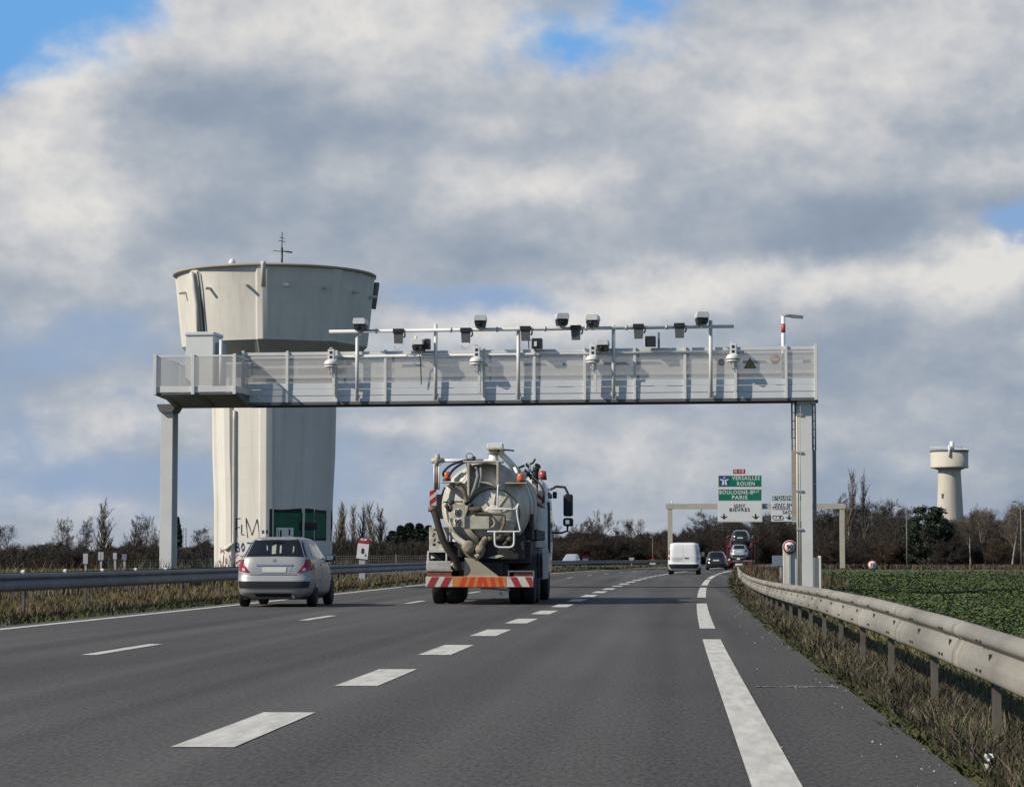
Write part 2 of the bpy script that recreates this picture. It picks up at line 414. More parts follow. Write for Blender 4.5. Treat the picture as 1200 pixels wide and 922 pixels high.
# ------------------------------------------------------------------ guardrails
M_dark_ = mat('dark_bolt', (.035, .033, .03), .7)
WP = [(.022, -.158), (.034, -.152), (.072, -.132), (.082, -.122), (.084, -.10), (.083, -.05), (.078, -.036), (.060, -.004), (.042, .026), (.037, .036), (.038, .046),
      (.072, .068), (.082, .078), (.084, .094), (.082, .114), (.072, .130), (.034, .152), (.022, .158)]
def guardrail(label, X, side, y0, y1, ztop, post_y, pz, post_h, mrail, mpost, group, hole=True, scale=1.0, dips=None, cap=None, flare=True):
    root = thing('guardrail', label, 'guardrail', P(X(y0) if callable(X) else X, y0, 0), 0, group)
    inv = -Vector(root.location)
    fx = X if callable(X) else (lambda Y: X)
    rows = []; y = y0
    while y < y1: rows.append(y); y += (1.0 if y < 60 else 2.0)
    rows.append(y1)
    def f(u, v):
        t, h = WP[int(round(u * (len(WP) - 1)))]; Y = rows[int(round(v * (len(rows) - 1)))]
        return P(fx(Y) + side * t * scale, Y, ztop(Y) - .158 * scale + h * scale) + inv
    mb = MB().grid(f, len(WP) - 1, len(rows) - 1, True)
    if flare:                                   # rounded end piece
        e = P(fx(y1), y1, ztop(y1) - .16) + inv
        mb.lathe([(.0, -.17), (.05, -.17), (.05, .17), (0, .17)], (e.x + side * .04, e.y + .02, e.z), 'z', 14)
    if hole:                                    # bolt heads and the drain slots of the splices
        yy = y0 + 1.4
        while yy < min(y1, 75):
            zc = ztop(yy) - .158
            for dz, dy in ((0, 0), (.085, .25), (-.085, .25), (.085, .42), (-.085, .42)):
                q = P(fx(yy) + side * (.060 if dz == 0 else .084), yy + dy, zc + dz) + inv
                mb.box((q.x - .007, q.y - .03 if dz else q.y - .016, q.z - .008 if dz else q.z - .022), (q.x + .007, q.y + .03 if dz else q.y + .016, q.z + .008 if dz else q.z + .022), 1)
            yy += 2.0
        yy = y0 + .75
        while yy < min(y1, 60):                 # overlapping ends of the beam lengths
            LP = [(yy, .0045), (yy + .32, .0045), (yy + .3205, .0)]
            mb.grid(lambda u, v: P(fx(yy) + side * (WP[int(round(u * (len(WP) - 1)))][0] + LP[int(round(v * 2))][1]), LP[int(round(v * 2))][0], ztop(yy) + (ztop(yy + .32) - ztop(yy)) * v - .158 + WP[int(round(u * (len(WP) - 1)))][1]) + inv, len(WP) - 1, 2, True)
            yy += 4.0
    mb.build('beam', [mrail, M_dark_], root, solid=.006, fix=True)
    for Y in post_y:
        q = P(fx(Y), Y, 0) + inv; zt = ztop(Y) - .06
        p = MB(); w = .035
        xa, xb = sorted((q.x - side * .015, q.x - side * .062))
        zb = q.z + pz(Y); ztp = q.z + zt
        p.box((xa, q.y - w, zb), (xb, q.y - w + .008, ztp)); p.box((xa, q.y + w - .008, zb), (xb, q.y + w, ztp))
        xx = xa if side > 0 else xb - .008
        p.box((xx, q.y - w + .0082, zb), (xx + .008, q.y + w - .0082, ztp))
        p.box((xa + .012, q.y - w + .009, zb), (xb - .012, q.y + w - .009, ztp - .3))
        p.build('post', mpost, root)
    if cap:
        for Y in cap:
            q = P(fx(Y), Y, 0) + inv
            c = MB().prism([(q.y - .06, ztop(Y) + .0), (q.y + .06, ztop(Y) + .0), (q.y + .06, ztop(Y) + .085), (q.y - .06, ztop(Y) + .05)], q.x - .045, q.x + .03, 0, 'x')
            c.build('sunlit_cap', M_white, root)  # white paint stands for sun caught on the post tops
    return root

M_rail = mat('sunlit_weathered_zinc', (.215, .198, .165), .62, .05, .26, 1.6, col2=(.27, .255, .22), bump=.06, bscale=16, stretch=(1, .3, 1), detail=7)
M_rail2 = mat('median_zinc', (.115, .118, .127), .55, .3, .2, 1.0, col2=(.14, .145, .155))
M_post = mat('post_steel', (.13, .115, .095), .85, .0, .35, 5)
rp = [6.9, 10.6, 14.4, 17.8, 21.3, 24.5, 27.7, 30.9] + [34.1 + 3.2 * k for k in range(26)]
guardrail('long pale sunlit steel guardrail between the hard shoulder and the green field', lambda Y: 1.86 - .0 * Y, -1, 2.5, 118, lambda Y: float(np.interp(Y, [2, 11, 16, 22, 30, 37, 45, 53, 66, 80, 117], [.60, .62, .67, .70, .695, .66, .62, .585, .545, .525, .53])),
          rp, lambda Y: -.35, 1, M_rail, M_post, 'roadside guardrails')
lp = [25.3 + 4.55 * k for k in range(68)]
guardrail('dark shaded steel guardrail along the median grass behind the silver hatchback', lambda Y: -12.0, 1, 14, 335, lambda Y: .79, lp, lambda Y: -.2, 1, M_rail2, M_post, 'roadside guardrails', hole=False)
guardrail('low far guardrail of the opposite carriageway with small sunlit white post caps', lambda Y: -16.6, -1, 30, 335, lambda Y: .70, [38.5 + 4 * k for k in range(74)], lambda Y: -.2, 1, M_rail2, M_post, 'roadside guardrails', hole=False,
          cap=[43.5 + 4 * k for k in range(9)])

# ------------------------------------------------------------------ verges and crop
def blades(name, n, xr, yr, hr, w0, wk, m, lean=.35, z0=None, ylog=True, hexp=1.0, clump=0):
    rs = np.random.RandomState(sum(map(ord, name)))
    u = rs.rand(n)
    Y = yr[0] * (yr[1] / yr[0]) ** u if ylog else yr[0] + (yr[1] - yr[0]) * u
    X = xr[0] + (xr[1] - xr[0]) * rs.rand(n)
    k = .5 + .5 * np.sin(X * 5.1 + Y * 1.7) * np.sin(Y * .83 + 1.3) if clump else np.ones(n)
    k2 = .55 + .45 * np.sin(Y * 2.9 * (1 + .37 * clump) + X * 3 + clump) if clump else np.ones(n)
    h = (hr[0] + (hr[1] - hr[0]) * rs.rand(n) ** hexp) * (.35 + .65 * np.abs(k)) * (.6 + .4 * k2)
    w = (w0 + wk * Y) * (.6 + .8 * rs.rand(n))
    offY = 1.44e-4 * np.maximum(0, Y - 23) ** 2 + 6e-4 * np.maximum(0, Y - 285) ** 2; t = np.clip((Y - 40) / 90, 0, 1); zrY = .15 * t * t * (3 - 2 * t)
    gx = np.array([c[0] for c in gcols]); gz = np.array([c[1] for c in gcols])
    z = np.interp(X, gx, gz) + zrY - .02
    if z0 is not None: z = z0 + zrY
    a = rs.rand(n) * 2 * PI; dx, dy = np.cos(a) * w, np.sin(a) * w * .6
    lx, ly = rs.randn(n) * lean * h, rs.randn(n) * lean * h
    bx, by = X + offY, Y
    p0 = np.stack([bx - dx, by - dy, z], 1); p1 = np.stack([bx + dx, by + dy, z], 1)
    m0 = np.stack([bx - dx * .8 + lx * .4, by - dy * .8 + ly * .4, z + h * .6], 1); m1 = np.stack([bx + dx * .8 + lx * .4, by + dy * .8 + ly * .4, z + h * .6], 1)
    tip = np.stack([bx + lx, by + ly, z + h], 1)
    V = np.stack([p0, p1, m1, m0, tip], 1).reshape(-1, 3)
    i = np.arange(n) * 5
    F = np.concatenate([np.stack([i, i + 1, i + 2], 1), np.stack([i, i + 2, i + 3], 1), np.stack([i + 3, i + 2, i + 4], 1)])
    o = np_mesh(name, V, F, m); tag(o, kind='stuff'); return o
def leafmat(name, cols, rough=.7, patch=0): return mat(name, cols[0], rough, 0, island=cols, spec=.25, patch=patch)
M_dry = leafmat('dry_grass', [(.028, .022, .019), (.045, .036, .028), (.068, .052, .036), (.10, .08, .052), (.055, .060, .028), (.18, .145, .09), (.26, .21, .135), (.11, .11, .055), (.055, .07, .028)], patch=1.3)
M_grn = leafmat('green_grass', [(.05, .068, .02), (.07, .088, .026), (.034, .048, .014), (.11, .10, .05), (.09, .07, .04)])
M_weed = leafmat('dark_weed', [(.034, .027, .024), (.050, .038, .032), (.048, .054, .026), (.08, .062, .046), (.07, .075, .034), (.12, .10, .065)], patch=1.7)
M_dry2 = leafmat('russet_dry_grass', [(.11, .07, .045), (.07, .045, .03), (.13, .11, .06), (.05, .034, .025)], patch=.25)
M_med = leafmat('median_grass_mix', [(.15, .10, .055), (.10, .09, .035), (.19, .145, .085), (.07, .08, .028), (.11, .07, .042), (.23, .19, .11)], patch=.6)
M_mix = leafmat('mixed_grass', [(.17, .13, .06), (.08, .10, .03), (.13, .12, .05), (.21, .17, .09), (.055, .075, .02)])

blades('dry_verge_grass', 95000, (1.58, 2.75), (8, 125), (.04, .31), .0010, .00024, M_dry, .36, clump=1, hexp=1.5)
blades('dark_verge_weeds', 42000, (1.50, 2.3), (8, 125), (.04, .28), .0016, .0004, M_weed, .5, clump=2, hexp=1.5)
blades('green_verge_fringe', 70000, (1.36, 1.88), (8, 125), (.01, .12), .0028, .0005, M_grn, .9, clump=3)
blades('dry_field_edge_grass', 30000, (2.4, 3.9), (9, 110), (.06, .30), .002, .0004, M_mix, .35, clump=1)
blades('rough_grass_past_rail', 9000, (1.6, 6.2), (95, 210), (.15, 1.0), .0, .0003, M_dry2, .25, clump=1)
blades('median_dry_grass', 95000, (-15.8, -10.95), (24, 330), (.06, .40), .001, .00022, M_med, .35, clump=1, hexp=1.4)
blades('median_green_fringe', 30000, (-11.7, -10.62), (24, 330), (.03, .16), .003, .0003, M_grn, .5)
blades('median_tall_stems', 2600, (-17.6, -16.8), (40, 120), (.5, 1.15), .0, .00022, M_dry, .35)
blades('meadow_grass', 40000, (-75, -28.6), (50, 300), (.1, .45), .002, .0004, M_mix, .3)

M_crop = leafmat('crop_leaf', [(.065, .094, .034), (.088, .122, .046), (.047, .074, .029), (.11, .138, .054), (.074, .106, .045), (.083, .122, .04), (.132, .148, .068)], .55, patch=.16)
M_yel = leafmat('yellowing_crop_leaf', [(.22, .2, .03), (.14, .16, .03)], .6)
def crop(name, n, m, yrange, frac_hi=1.0, seed=1, hs=1.0):
    rs = np.random.RandomState(seed)
    u = rs.rand(n); iv = 1 / yrange[0] + (1 / yrange[1] - 1 / yrange[0]) * u; Y = 1 / iv
    Y = yrange[0] * (yrange[1] / yrange[0]) ** rs.rand(n) * .55 + Y * .45
    Xmax = .152 * Y + 1.5
    offY = 1.44e-4 * np.maximum(0, Y - 23) ** 2 + 6e-4 * np.maximum(0, Y - 285) ** 2; t = np.clip((Y - 40) / 90, 0, 1); zrY = .15 * t * t * (3 - 2 * t)
    X = 3.7 + offY + (np.maximum(Xmax, 4.5) - 3.7) * rs.rand(n)
    keep = ~((np.abs(X - offY - (4.6 + 0 * Y)) < .18) & (Y < 60) & (rs.rand(n) < .9))
    tram = np.abs(((X * .36 + Y) % 24) - 22) < (.3 + Y * .012)
    keep &= ~(tram & (rs.rand(n) < .85))
    X, Y, offY, zrY = X[keep], Y[keep], offY[keep], zrY[keep]; n = len(X)
    L = (.019 + .0004 * Y) * (.6 + .9 * rs.rand(n)); W = L * (.35 + .25 * rs.rand(n))
    h = (.05 + .22 * rs.rand(n)) * hs * (.8 + .3 * np.sin(X * .9) * np.sin(Y * .21))
    z = -.31 + zrY + h
    a = rs.rand(n) * 2 * PI; tl = rs.rand(n) * 1.1 - .25
    d = np.stack([np.cos(a) * np.cos(tl), np.sin(a) * np.cos(tl), np.sin(tl)], 1); s = np.stack([-np.sin(a), np.cos(a), rs.randn(n) * .3], 1)
    c = np.stack([X, Y, z], 1)
    p0 = c - d * L[:, None]; p2 = c + d * L[:, None]; p2[:, 2] -= L * .25; p1 = c + s * W[:, None]; p3 = c - s * W[:, None]
    p1[:, 2] += W * .35; p3[:, 2] += W * .35
    V = np.stack([p0, p1, p2, p3], 1).reshape(-1, 3); i = np.arange(n) * 4
    F = np.concatenate([np.stack([i, i + 1, i + 2], 1), np.stack([i, i + 2, i + 3], 1)])
    tag(np_mesh(name, V, F, m), kind='stuff')
crop('crop_leaves', 430000, M_crop, (9, 284), seed=3)
crop('yellowing_crop_leaves', 4000, M_yel, (9, 200), seed=5, hs=1.15)

# pebbles and crumbs on the shoulder
mb = MB()
for i in range(70):
    Y = 8 * (60 / 8) ** random.random(); X = 1.38 - abs(random.gauss(0, .3)); r = random.uniform(.003, .008) * (1 + Y * .012)
    q = P(X, Y, r * .5)
    mb.add([q + Vector((r * math.cos(a), r * math.sin(a), random.uniform(-.4, .1) * r)) for a in (0, 1.3, 2.5, 3.9, 5.1)] + [q + Vector((0, 0, r))], [(0, 1, 5), (1, 2, 5), (2, 3, 5), (3, 4, 5), (4, 0, 5)])
tag(mb.build('shoulder_gravel', mat('pale_gravel', (.5, .47, .42), .9, 0, island=[(.55, .52, .48), (.35, .33, .3), (.65, .63, .6)])), kind='stuff')
# crumpled litter in the verge
def crumple(name, c, sx, sz, m, label):
    rs = random.Random(4)
    mb = MB().grid(lambda u, v: (c.x + (u - .5) * sx + rs.gauss(0, sx * .08), c.y + rs.gauss(0, .035), c.z + v * sz + rs.gauss(0, sz * .03)), 7, 9, False)
    return tag(mb.build(name, m), label, 'litter')
q = at(1155, 905, 12.2)
crumple('plastic_bag', Vector((1.57, 12.2, -.04)), .045, .12, mat('dirty_plastic', (.5, .49, .46), .5, 0, .3, 20), 'torn white plastic bag caught in dry weeds under the nearest guardrail post')
# ================================================================== WATER TOWERS
M_conc = mat('cream_rendered_concrete', (.68, .65, .59), .8, 0, .05, .35, col2=(.70, .675, .615), bump=.06, bscale=3, stretch=(1, 1, .35), detail=9)
def weather(m):
    """rain streaks, lift joints and board marks in the concrete itself"""
    nt = m.node_tree; N = nt.nodes; L = nt.links; b = N['Principled BSDF']; src = b.inputs['Base Color'].links[0].from_socket
    tc = N.new('ShaderNodeTexCoord'); fac = None
    for sc_, st, lo, hi, amt in ((1.1, (1, 1, .035), .52, .75, .16), (4.5, (1, 1, .05), .5, .8, .10), (.5, (1, 1, 1), .5, .8, .07)):
        mp = N.new('ShaderNodeMapping'); mp.inputs['Scale'].default_value = st; L.new(tc.outputs['Object'], mp.inputs[0])
        n = N.new('ShaderNodeTexNoise'); n.inputs['Scale'].default_value = sc_; n.inputs['Detail'].default_value = 6; L.new(mp.outputs[0], n.inputs['Vector'])
        r = N.new('ShaderNodeMapRange'); L.new(n.outputs['Fac'], r.inputs['Value']); r.inputs['From Min'].default_value = lo; r.inputs['From Max'].default_value = hi; r.inputs['To Min'].default_value = 1; r.inputs['To Max'].default_value = 1 - amt
        if fac is None: fac = r.outputs[0]
        else:
            q = N.new('ShaderNodeMath'); q.operation = 'MULTIPLY'; L.new(fac, q.inputs[0]); L.new(r.outputs[0], q.inputs[1]); fac = q.outputs[0]
    sp = N.new('ShaderNodeSeparateXYZ'); L.new(tc.outputs['Object'], sp.inputs[0])
    md = N.new('ShaderNodeMath'); md.operation = 'FRACT'; dv = N.new('ShaderNodeMath'); dv.operation = 'DIVIDE'; dv.inputs[1].default_value = 1.3; L.new(sp.outputs[2], dv.inputs[0]); L.new(dv.outputs[0], md.inputs[0])
    lt = N.new('ShaderNodeMath'); lt.operation = 'LESS_THAN'; lt.inputs[1].default_value = .035; L.new(md.outputs[0], lt.inputs[0])
    q = N.new('ShaderNodeMath'); q.operation = 'MULTIPLY_ADD'; L.new(lt.outputs[0], q.inputs[0]); q.inputs[1].default_value = -.055; L.new(fac, q.inputs[2])
    v = N.new('ShaderNodeVectorMath'); v.operation = 'SCALE'; L.new(src, v.inputs[0]); L.new(q.outputs[0], v.inputs['Scale']); L.new(v.outputs[0], b.inputs['Base Color'])
weather(M_conc)
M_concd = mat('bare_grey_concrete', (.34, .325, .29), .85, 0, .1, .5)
M_pipew = mat('painted_pipe', (.58, .56, .51), .6, 0, .08, 2)
M_pipeg = mat('grey_pipe', (.17, .18, .19), .6, 0, .1, 2)
M_mural_g = mat('green_mural_paint', (.02, .115, .06), .7, 0, .15, 1.2)
M_ink = mat('black_spray_paint', (.012, .012, .014), .7)
M_ink2 = mat('blue_spray_paint', (.02, .035, .12), .7)
M_ink3 = mat('rust_spray_paint', (.28, .07, .04), .8)
M_ink4 = mat('pink_spray_paint', (.35, .12, .2), .8)

def tower():
    Y = 200.0; c = at(320, 655, Y); cx = c.x; S = FOC / (c - Vector((0, 0, 0))).dot(CAM_M @ Vector((0, 0, -1)))   # px per metre there
    gz = -.2
    root = thing('water_tower', 'tall cream flared water tower with green mural and black scrawls behind the measuring gantry', 'water tower', (cx, Y, gz))
    zz = lambda py: at(320, py, Y).z - gz
    view = math.atan2(-c.x, -Y)                         # direction from the axis to the viewer
    base_a = math.atan2(-Y, -cx)                        # polar angle facing the camera
    ribs = [base_a + R(-7 + 45 * k) for k in range(8)]  # +: towards the right in the photograph
    def bump(a, half, ramp):
        best = 0
        for r in ribs:
            d = abs((a - r + PI) % (2 * PI) - PI)
            best = max(best, min(1, max(0, (half + ramp - d) / ramp)))
        return best
    NA = 720
    def facet(a, fl):                                   # the walls between two ribs are nearly flat
        d = min(abs((a - r_ + PI) % (2 * PI) - PI) for r_ in ribs)
        return 1 - fl + fl * math.cos(R(22.5)) / math.cos(R(22.5) - min(d, R(22.5)))
    def shell(mb, rows, half_m, prot, mi=0, fl=.75):
        def f(u, v):
            r, z = rows[int(round(v * (len(rows) - 1)))]
            a = base_a + u * 2 * PI; r *= facet(a, fl if not callable(fl) else fl(z))
            b = bump(a, half_m / r, .035 / r + .004)
            rr = r + prot * b
            return (rr * math.cos(a), rr * math.sin(a), z)
        mb.grid(f, NA, len(rows) - 1, True, mi, True)
    px = 1 / S
    zr_top, zr_bot, zs = zz(326), zz(407), zz(446)
    zd = lambda py, r: at(320, py, Y - .94 * r).z - gz   # height of what shows at this row on the near side
    R0, R1, RS, RB = 116 * px, 107.5 * px, 69.5 * px, 65 * px
    rows = [(RB, 0), (RB + .05, 6), (RS - .1, zs * .6), (RS, zs - 1), (RS + .02, zs)]
    shaft = MB(); shell(shaft, rows, .52, .30); shaft.build('shaft', M_conc, root, fix=False)
    n = 9
    rows = [(R1 + (R0 - R1) * (t / n) ** .9, zr_bot + (zr_top - zr_bot) * t / n) for t in range(n + 1)]
    bowl = MB(); flb = lambda z: .12 + .6 * min(1, max(0, (zr_top - z) / (zr_top - zr_bot))) ** .7
    shell(bowl, rows, .48, .14, 0, flb); bowl.build('tank', M_conc, root, fix=False)
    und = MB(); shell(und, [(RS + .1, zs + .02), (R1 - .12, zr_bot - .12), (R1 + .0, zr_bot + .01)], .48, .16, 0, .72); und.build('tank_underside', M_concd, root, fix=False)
    rim = MB().lathe([(R0 - .6, zr_top + .02), (R0 + .10, zr_top + .0), (R0 + .24, zr_top + .05), (R0 + .26, zr_top + .20), (R0 + .1, zr_top + .24), (R0 - 1.5, zr_top + .5), (.6, zr_top + 1.2), (.0, zr_top + 1.2)], (0, 0, 0), 'z', 96)
    rim.build('roof', M_concd, root)
    # surface point: s in px of the photograph right of the axis, z height
    def onr(r, xpx, z, lift=0.0, half=.52, prot=.30, fl=.75):
        q = math.asin(max(-.999, min(.999, xpx * px / (r + prot * .5))))
        for _ in range(4): q = math.asin(max(-.999, min(.999, xpx * px / (r * facet(base_a + q, fl) + prot * bump(base_a + q, half / r, .035 / r + .004)))))
        a = base_a + q
        rr = r * facet(a, fl) + prot * bump(a, half / r, .035 / r + .004) + lift
        return Vector((rr * math.cos(a), rr * math.sin(a), z))
    def rshaft(z): return float(np.interp(z, [0, 6, zs * .6, zs], [RB, RB + .05, RS - .1, RS]))
    def rbowl(z): return float(R1 + (R0 - R1) * max(0, (z - zr_bot) / (zr_top - zr_bot)) ** .9)
    S_ = lambda x, y, l=.012: onr(rshaft(zd(y, 5)), x - 320, zd(y, 5), l)
    B_ = lambda x, y, l=.02: onr(rbowl(zd(y, 8)), x - 320, zd(y, 8), l, .48, .14, flb(zd(y, 8)))
    # mural
    def patch(name, x0, x1, y0, y1, m, lift, nx=90, wob=0.0):
        mb = MB().grid(lambda u, v: S_(x0 + (x1 - x0) * u, y1 + (y0 - y1) * v + (wob * math.sin(u * 9) if v > .5 else 0), lift), nx, 4, True)
        return mb.build(name, m, root, fix=False)
    patch('mural_border', 315.5, 388.6, 596, 633, M_ink, .010, wob=.8)
    patch('mural', 319.5, 385.6, 600.5, 629.8, M_mural_g, .018)
    patch('mural_block', 349, 370, 612, 621, M_ink, .026)
    patch('notice', 323.5, 343, 618, 634, M_white, .03)
    patch('notice_bar', 327.5, 329.6, 621, 634, M_ink, .04, 4); patch('notice_bar', 337.5, 339.3, 619.5, 627, M_ink, .04, 4)
    patch('green_square', 307, 309.6, 621, 625, M_mural_g, .02, 4); patch('green_square', 311.6, 314.2, 621, 625, M_mural_g, .02, 4)
    # sprayed lettering
    def strokes(name, lines, w, m, lift=.02):
        mb = MB()
        for ln in lines:
            pts = []
            for (a, b), (c_, d) in zip(ln, ln[1:]):
                for k in range(5): pts.append((a + (c_ - a) * k / 5, b + (d - b) * k / 5))
            pts.append(ln[-1])
            L = []
            for i, (x, y) in enumerate(pts):
                x0, y0 = pts[max(0, i - 1)]; x1, y1 = pts[min(len(pts) - 1, i + 1)]
                dx, dy = x1 - x0, y1 - y0; l = math.hypot(dx, dy) or 1
                ww = w * (.85 + .3 * math.sin(i * .7)); nx, ny = -dy / l * ww / 2, dx / l * ww / 2
                L.append(S_(x + nx, y + ny, lift)); L.append(S_(x - nx, y - ny, lift))
            mb.add(L, [(2 * i, 2 * i + 1, 2 * i + 3, 2 * i + 2) for i in range(len(pts) - 1)])
        return mb.build(name, m, root, fix=False, solid=.008)
    strokes('graffiti', [[(278.0, 607), (277.8, 618), (279.0, 629)], [(277.8, 607.5), (282.8, 607)], [(274.8, 620), (277.8, 618.6), (281.8, 617)], [(283.8, 614), (283.8, 626.5), (287.3, 626)],
                         [(288.8, 606.5), (289.6, 618), (290.8, 629.5)], [(288.8, 606.5), (293.8, 620), (295.8, 627), (298.8, 617), (301.6, 608)], [(301.6, 608), (303.1, 618), (304.4, 632)]], .9, M_ink)
    strokes('graffiti', [[(277.5, 636), (277.5, 646)], [(277.5, 636), (280.5, 636.5), (280.5, 640), (278, 641)], [(278, 641), (281.5, 642), (281, 645.8), (277.5, 646)],
                         [(285.5, 636), (283.8, 641), (285.5, 646), (287.5, 641), (285.5, 636)], [(290, 636), (296, 636), (290.5, 646), (297, 646)]], 1.5, M_ink2)
    strokes('graffiti', [[(258.5, 642), (264, 642.2)], [(259.5, 648), (260.2, 643), (262, 647), (263.6, 643), (264, 649)]], .9, M_ink3)
    strokes('graffiti', [[(263.5, 650), (263.5, 660)], [(266.2, 653), (266, 661)], [(255.5, 655), (258, 658), (256, 661)]], .8, M_ink)
    strokes('graffiti', [[(270, 650), (271.5, 658)], [(275, 655), (280, 649), (284, 652), (290, 648)], [(277, 660), (284, 655), (292, 657)]], 1.3, M_ink4)
    # pipes
    p = MB(); p.tube([S_(272.3, y, .14) for y in range(480, 640, 12)] + [S_(271, 640, .14), S_(268, 643, .14), S_(262, 643.5, .12)], .13, 8)
    p.build('downpipe', M_pipew, root)
    p = MB(); p.tube([B_(227.5, 316, .25), B_(230.5, 335, .2), B_(233, 355, .18), B_(235.4, 392, .16)], .17, 8); p.build('downpipe', M_pipew, root)
    p = MB(); p.tube([B_(232.5, 316, .22), B_(235, 335, .2), B_(240, 392, .16)], .06, 6); p.build('cable', M_black, root)
    def spill(x, y0, y1, m, r):
        a = B_(x, y0 + 3, .38)
        b = B_(x, y1, .34); top = a.copy(); top.z = zd(y0, 8)
        q = MB(); q.tube([top, a, b], r, 10); q.tube([a, B_(x, y0 + 3, -.2)], r * .6, 6); q.build('overflow_pipe', m, root)
    spill(307.3, 308.5, 338, M_pipew, .2)
    spill(434.8, 318, 350, M_pipeg, .24)
    for x in (217.5, 246.5, 289, 333, 375, 410, 432):
        y = 334 + abs(x - 320) * .03
        a = B_(x, y, -.1); d = Vector((a.x, a.y, 0)).normalized()
        MB().tube([a, a + d * .75 + Vector((0, 0, -.03))], .13, 8).build('spout', M_pipew, root)
    # antenna and small roof lamp
    z0 = zr_top + 1.0; m = MB(); ax = 8 * px
    e = Vector((math.cos(base_a + PI / 2), math.sin(base_a + PI / 2), 0)); b0 = e * ax
    zt = zz(272)
    m.tube([b0 + Vector((0, 0, zr_top)), b0 + Vector((0, 0, zz(290)))], .09, 6); m.tube([b0 + Vector((0, 0, zz(290))), b0 + Vector((0, 0, zt))], .04, 5)
    for dz, l in ((zz(294), .75), (zz(282), .3), (zz(278), .22)):
        m.tube([b0 - e * l + Vector((0, 0, dz)), b0 + e * l + Vector((0, 0, dz - .1))], .035, 4)
    m.tube([b0 + Vector((0, 0, zz(294))), b0 + e * .9 + Vector((0, -.2, zz(296)))], .07, 5)
    m.build('antenna', M_black, root)
    l = MB(); q = e * (-49 * px) + Vector((math.cos(base_a), math.sin(base_a), 0)) * (R0 - 2.5)
    l.tube([q + Vector((0, 0, zr_top)), q + Vector((0, 0, zd(310, 6)))], .1, 6); l.lathe([(0, -.3), (.26, -.22), (.3, 0), (.2, .25), (0, .32)], q + Vector((0, 0, zd(308.5, 6))), 'z', 10); l.build('roof_lamp', M_white, root)
tower()

def far_tower():
    Y = 520.0; c = at(1114, 655, Y); gz = -.3
    root = thing('water_tower', 'distant pale mushroom shaped water tower rising over the bare wood', 'water tower', (c.x, Y, gz))
    z = lambda py: at(1114, py, Y).z - gz
    k = (at(1115, 600, Y) - at(1114, 600, Y)).length
    m2 = mat('pale_far_concrete', (.57, .53, .46), .8, 0, .12, .25, col2=(.53, .49, .42), stretch=(1, 1, .4), detail=8); weather(m2)
    MB().lathe([(17.5 * k, 0), (17 * k, z(640)), (15.4 * k, z(600)), (14.2 * k, z(575)), (13.2 * k, z(553)), (13.2 * k, z(550))], n=40).build('shaft', m2, root)
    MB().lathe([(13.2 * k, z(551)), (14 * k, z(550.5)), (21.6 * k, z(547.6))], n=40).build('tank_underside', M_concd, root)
    MB().lathe([(21.9 * k, z(548.4)), (22.4 * k, z(547.8)), (22.3 * k, z(546.5)), (22.0 * k, z(546.2)), (22.2 * k, z(529.5))], n=48).build('tank', m2, root)
    MB().lathe([(22.3 * k, z(530)), (22.8 * k, z(529.4)), (22.8 * k, z(527.6)), (10 * k, z(527.2)), (0, z(526.6))], n=48).build('roof', mat('dark_roof_edge', (.12, .12, .115), .8), root)
    r = MB()
    for zz_ in (z(524), z(525.6)):
        r.tube([(22.2 * k * math.cos(a * PI / 20), 22.2 * k * math.sin(a * PI / 20), zz_) for a in range(40)], .05, 4, closed=True)
    for a in range(20): r.tube([(22.2 * k * math.cos(a * PI / 10), 22.2 * k * math.sin(a * PI / 10), z(528)), (22.2 * k * math.cos(a * PI / 10), 22.2 * k * math.sin(a * PI / 10), z(524))], .045, 4)
    r.build('railing', M_white, root)
    MB().tube([(-2.5 * k, -22.4 * k, z(536)), (-2.5 * k, -22.4 * k, z(522.5))], .22, 8).build('ladder', M_white, root)
    MB().lathe([(0, -1.1), (.45, -1.1), (.5, 0), (.45, 1.1), (0, 1.1)], (1.2 * k, -18 * k, z(524)), 'z', 12).build('aerial', M_white, root)
    MB().box((-.26, -.12, -.45), (.26, .8, .45), 0, Matrix.Translation((-9.5 * k, -11.3 * k, z(581)))).build('window', M_galdark, root)
far_tower()

# ================================================================== MEASURING GANTRY
GA = Vector((xat(282, 80.4), 80.4)); GB = Vector((xat(960, 79.1), 79.1))
G_rot = math.atan2(GB.y - GA.y, GB.x - GA.x); G_len = (GB - GA).length
GM = Matrix.Translation((GA.x, GA.y, 0)) @ Matrix.Rotation(G_rot, 4, 'Z'); GMi = GM.inverted()
def G(px, py, v=0.0):
    """gantry coordinates (u along, v depth behind the front face, z) of what the photograph shows at (px, py)"""
    o = GMi @ Vector((0, 0, CAMZ)); p = GMi @ at(px, py, 80); d = p - o
    t = (v - o.y) / d.y; return o + d * t
Mg_ = mat('gantry_steel', (.66, .665, .655), .5, .05, .06, 1.5)
Mg_sh = mat('gantry_shade_steel', (.12, .125, .13), .6, .2, .1, 2)  # gantry steel darkened in colour, as shade for floors and undersides
M_blue = mat('gantry_plank', (.62, .645, .665), .45, .05, .05, 1)
def meshmat():
    m = mat('perforated_sheet', (.52, .52, .51), .6, .05, .05, 1.2)
    nt = m.node_tree; b = nt.nodes['Principled BSDF']; out = nt.nodes['Material Output']
    t = nt.nodes.new('ShaderNodeBsdfTransparent'); mx = nt.nodes.new('ShaderNodeMixShader'); mx.inputs[0].default_value = .36
    nt.links.new(t.outputs[0], mx.inputs[1]); nt.links.new(b.outputs[0], mx.inputs[2]); nt.links.new(mx.outputs[0], out.inputs[0])
    return m
M_perf = meshmat()
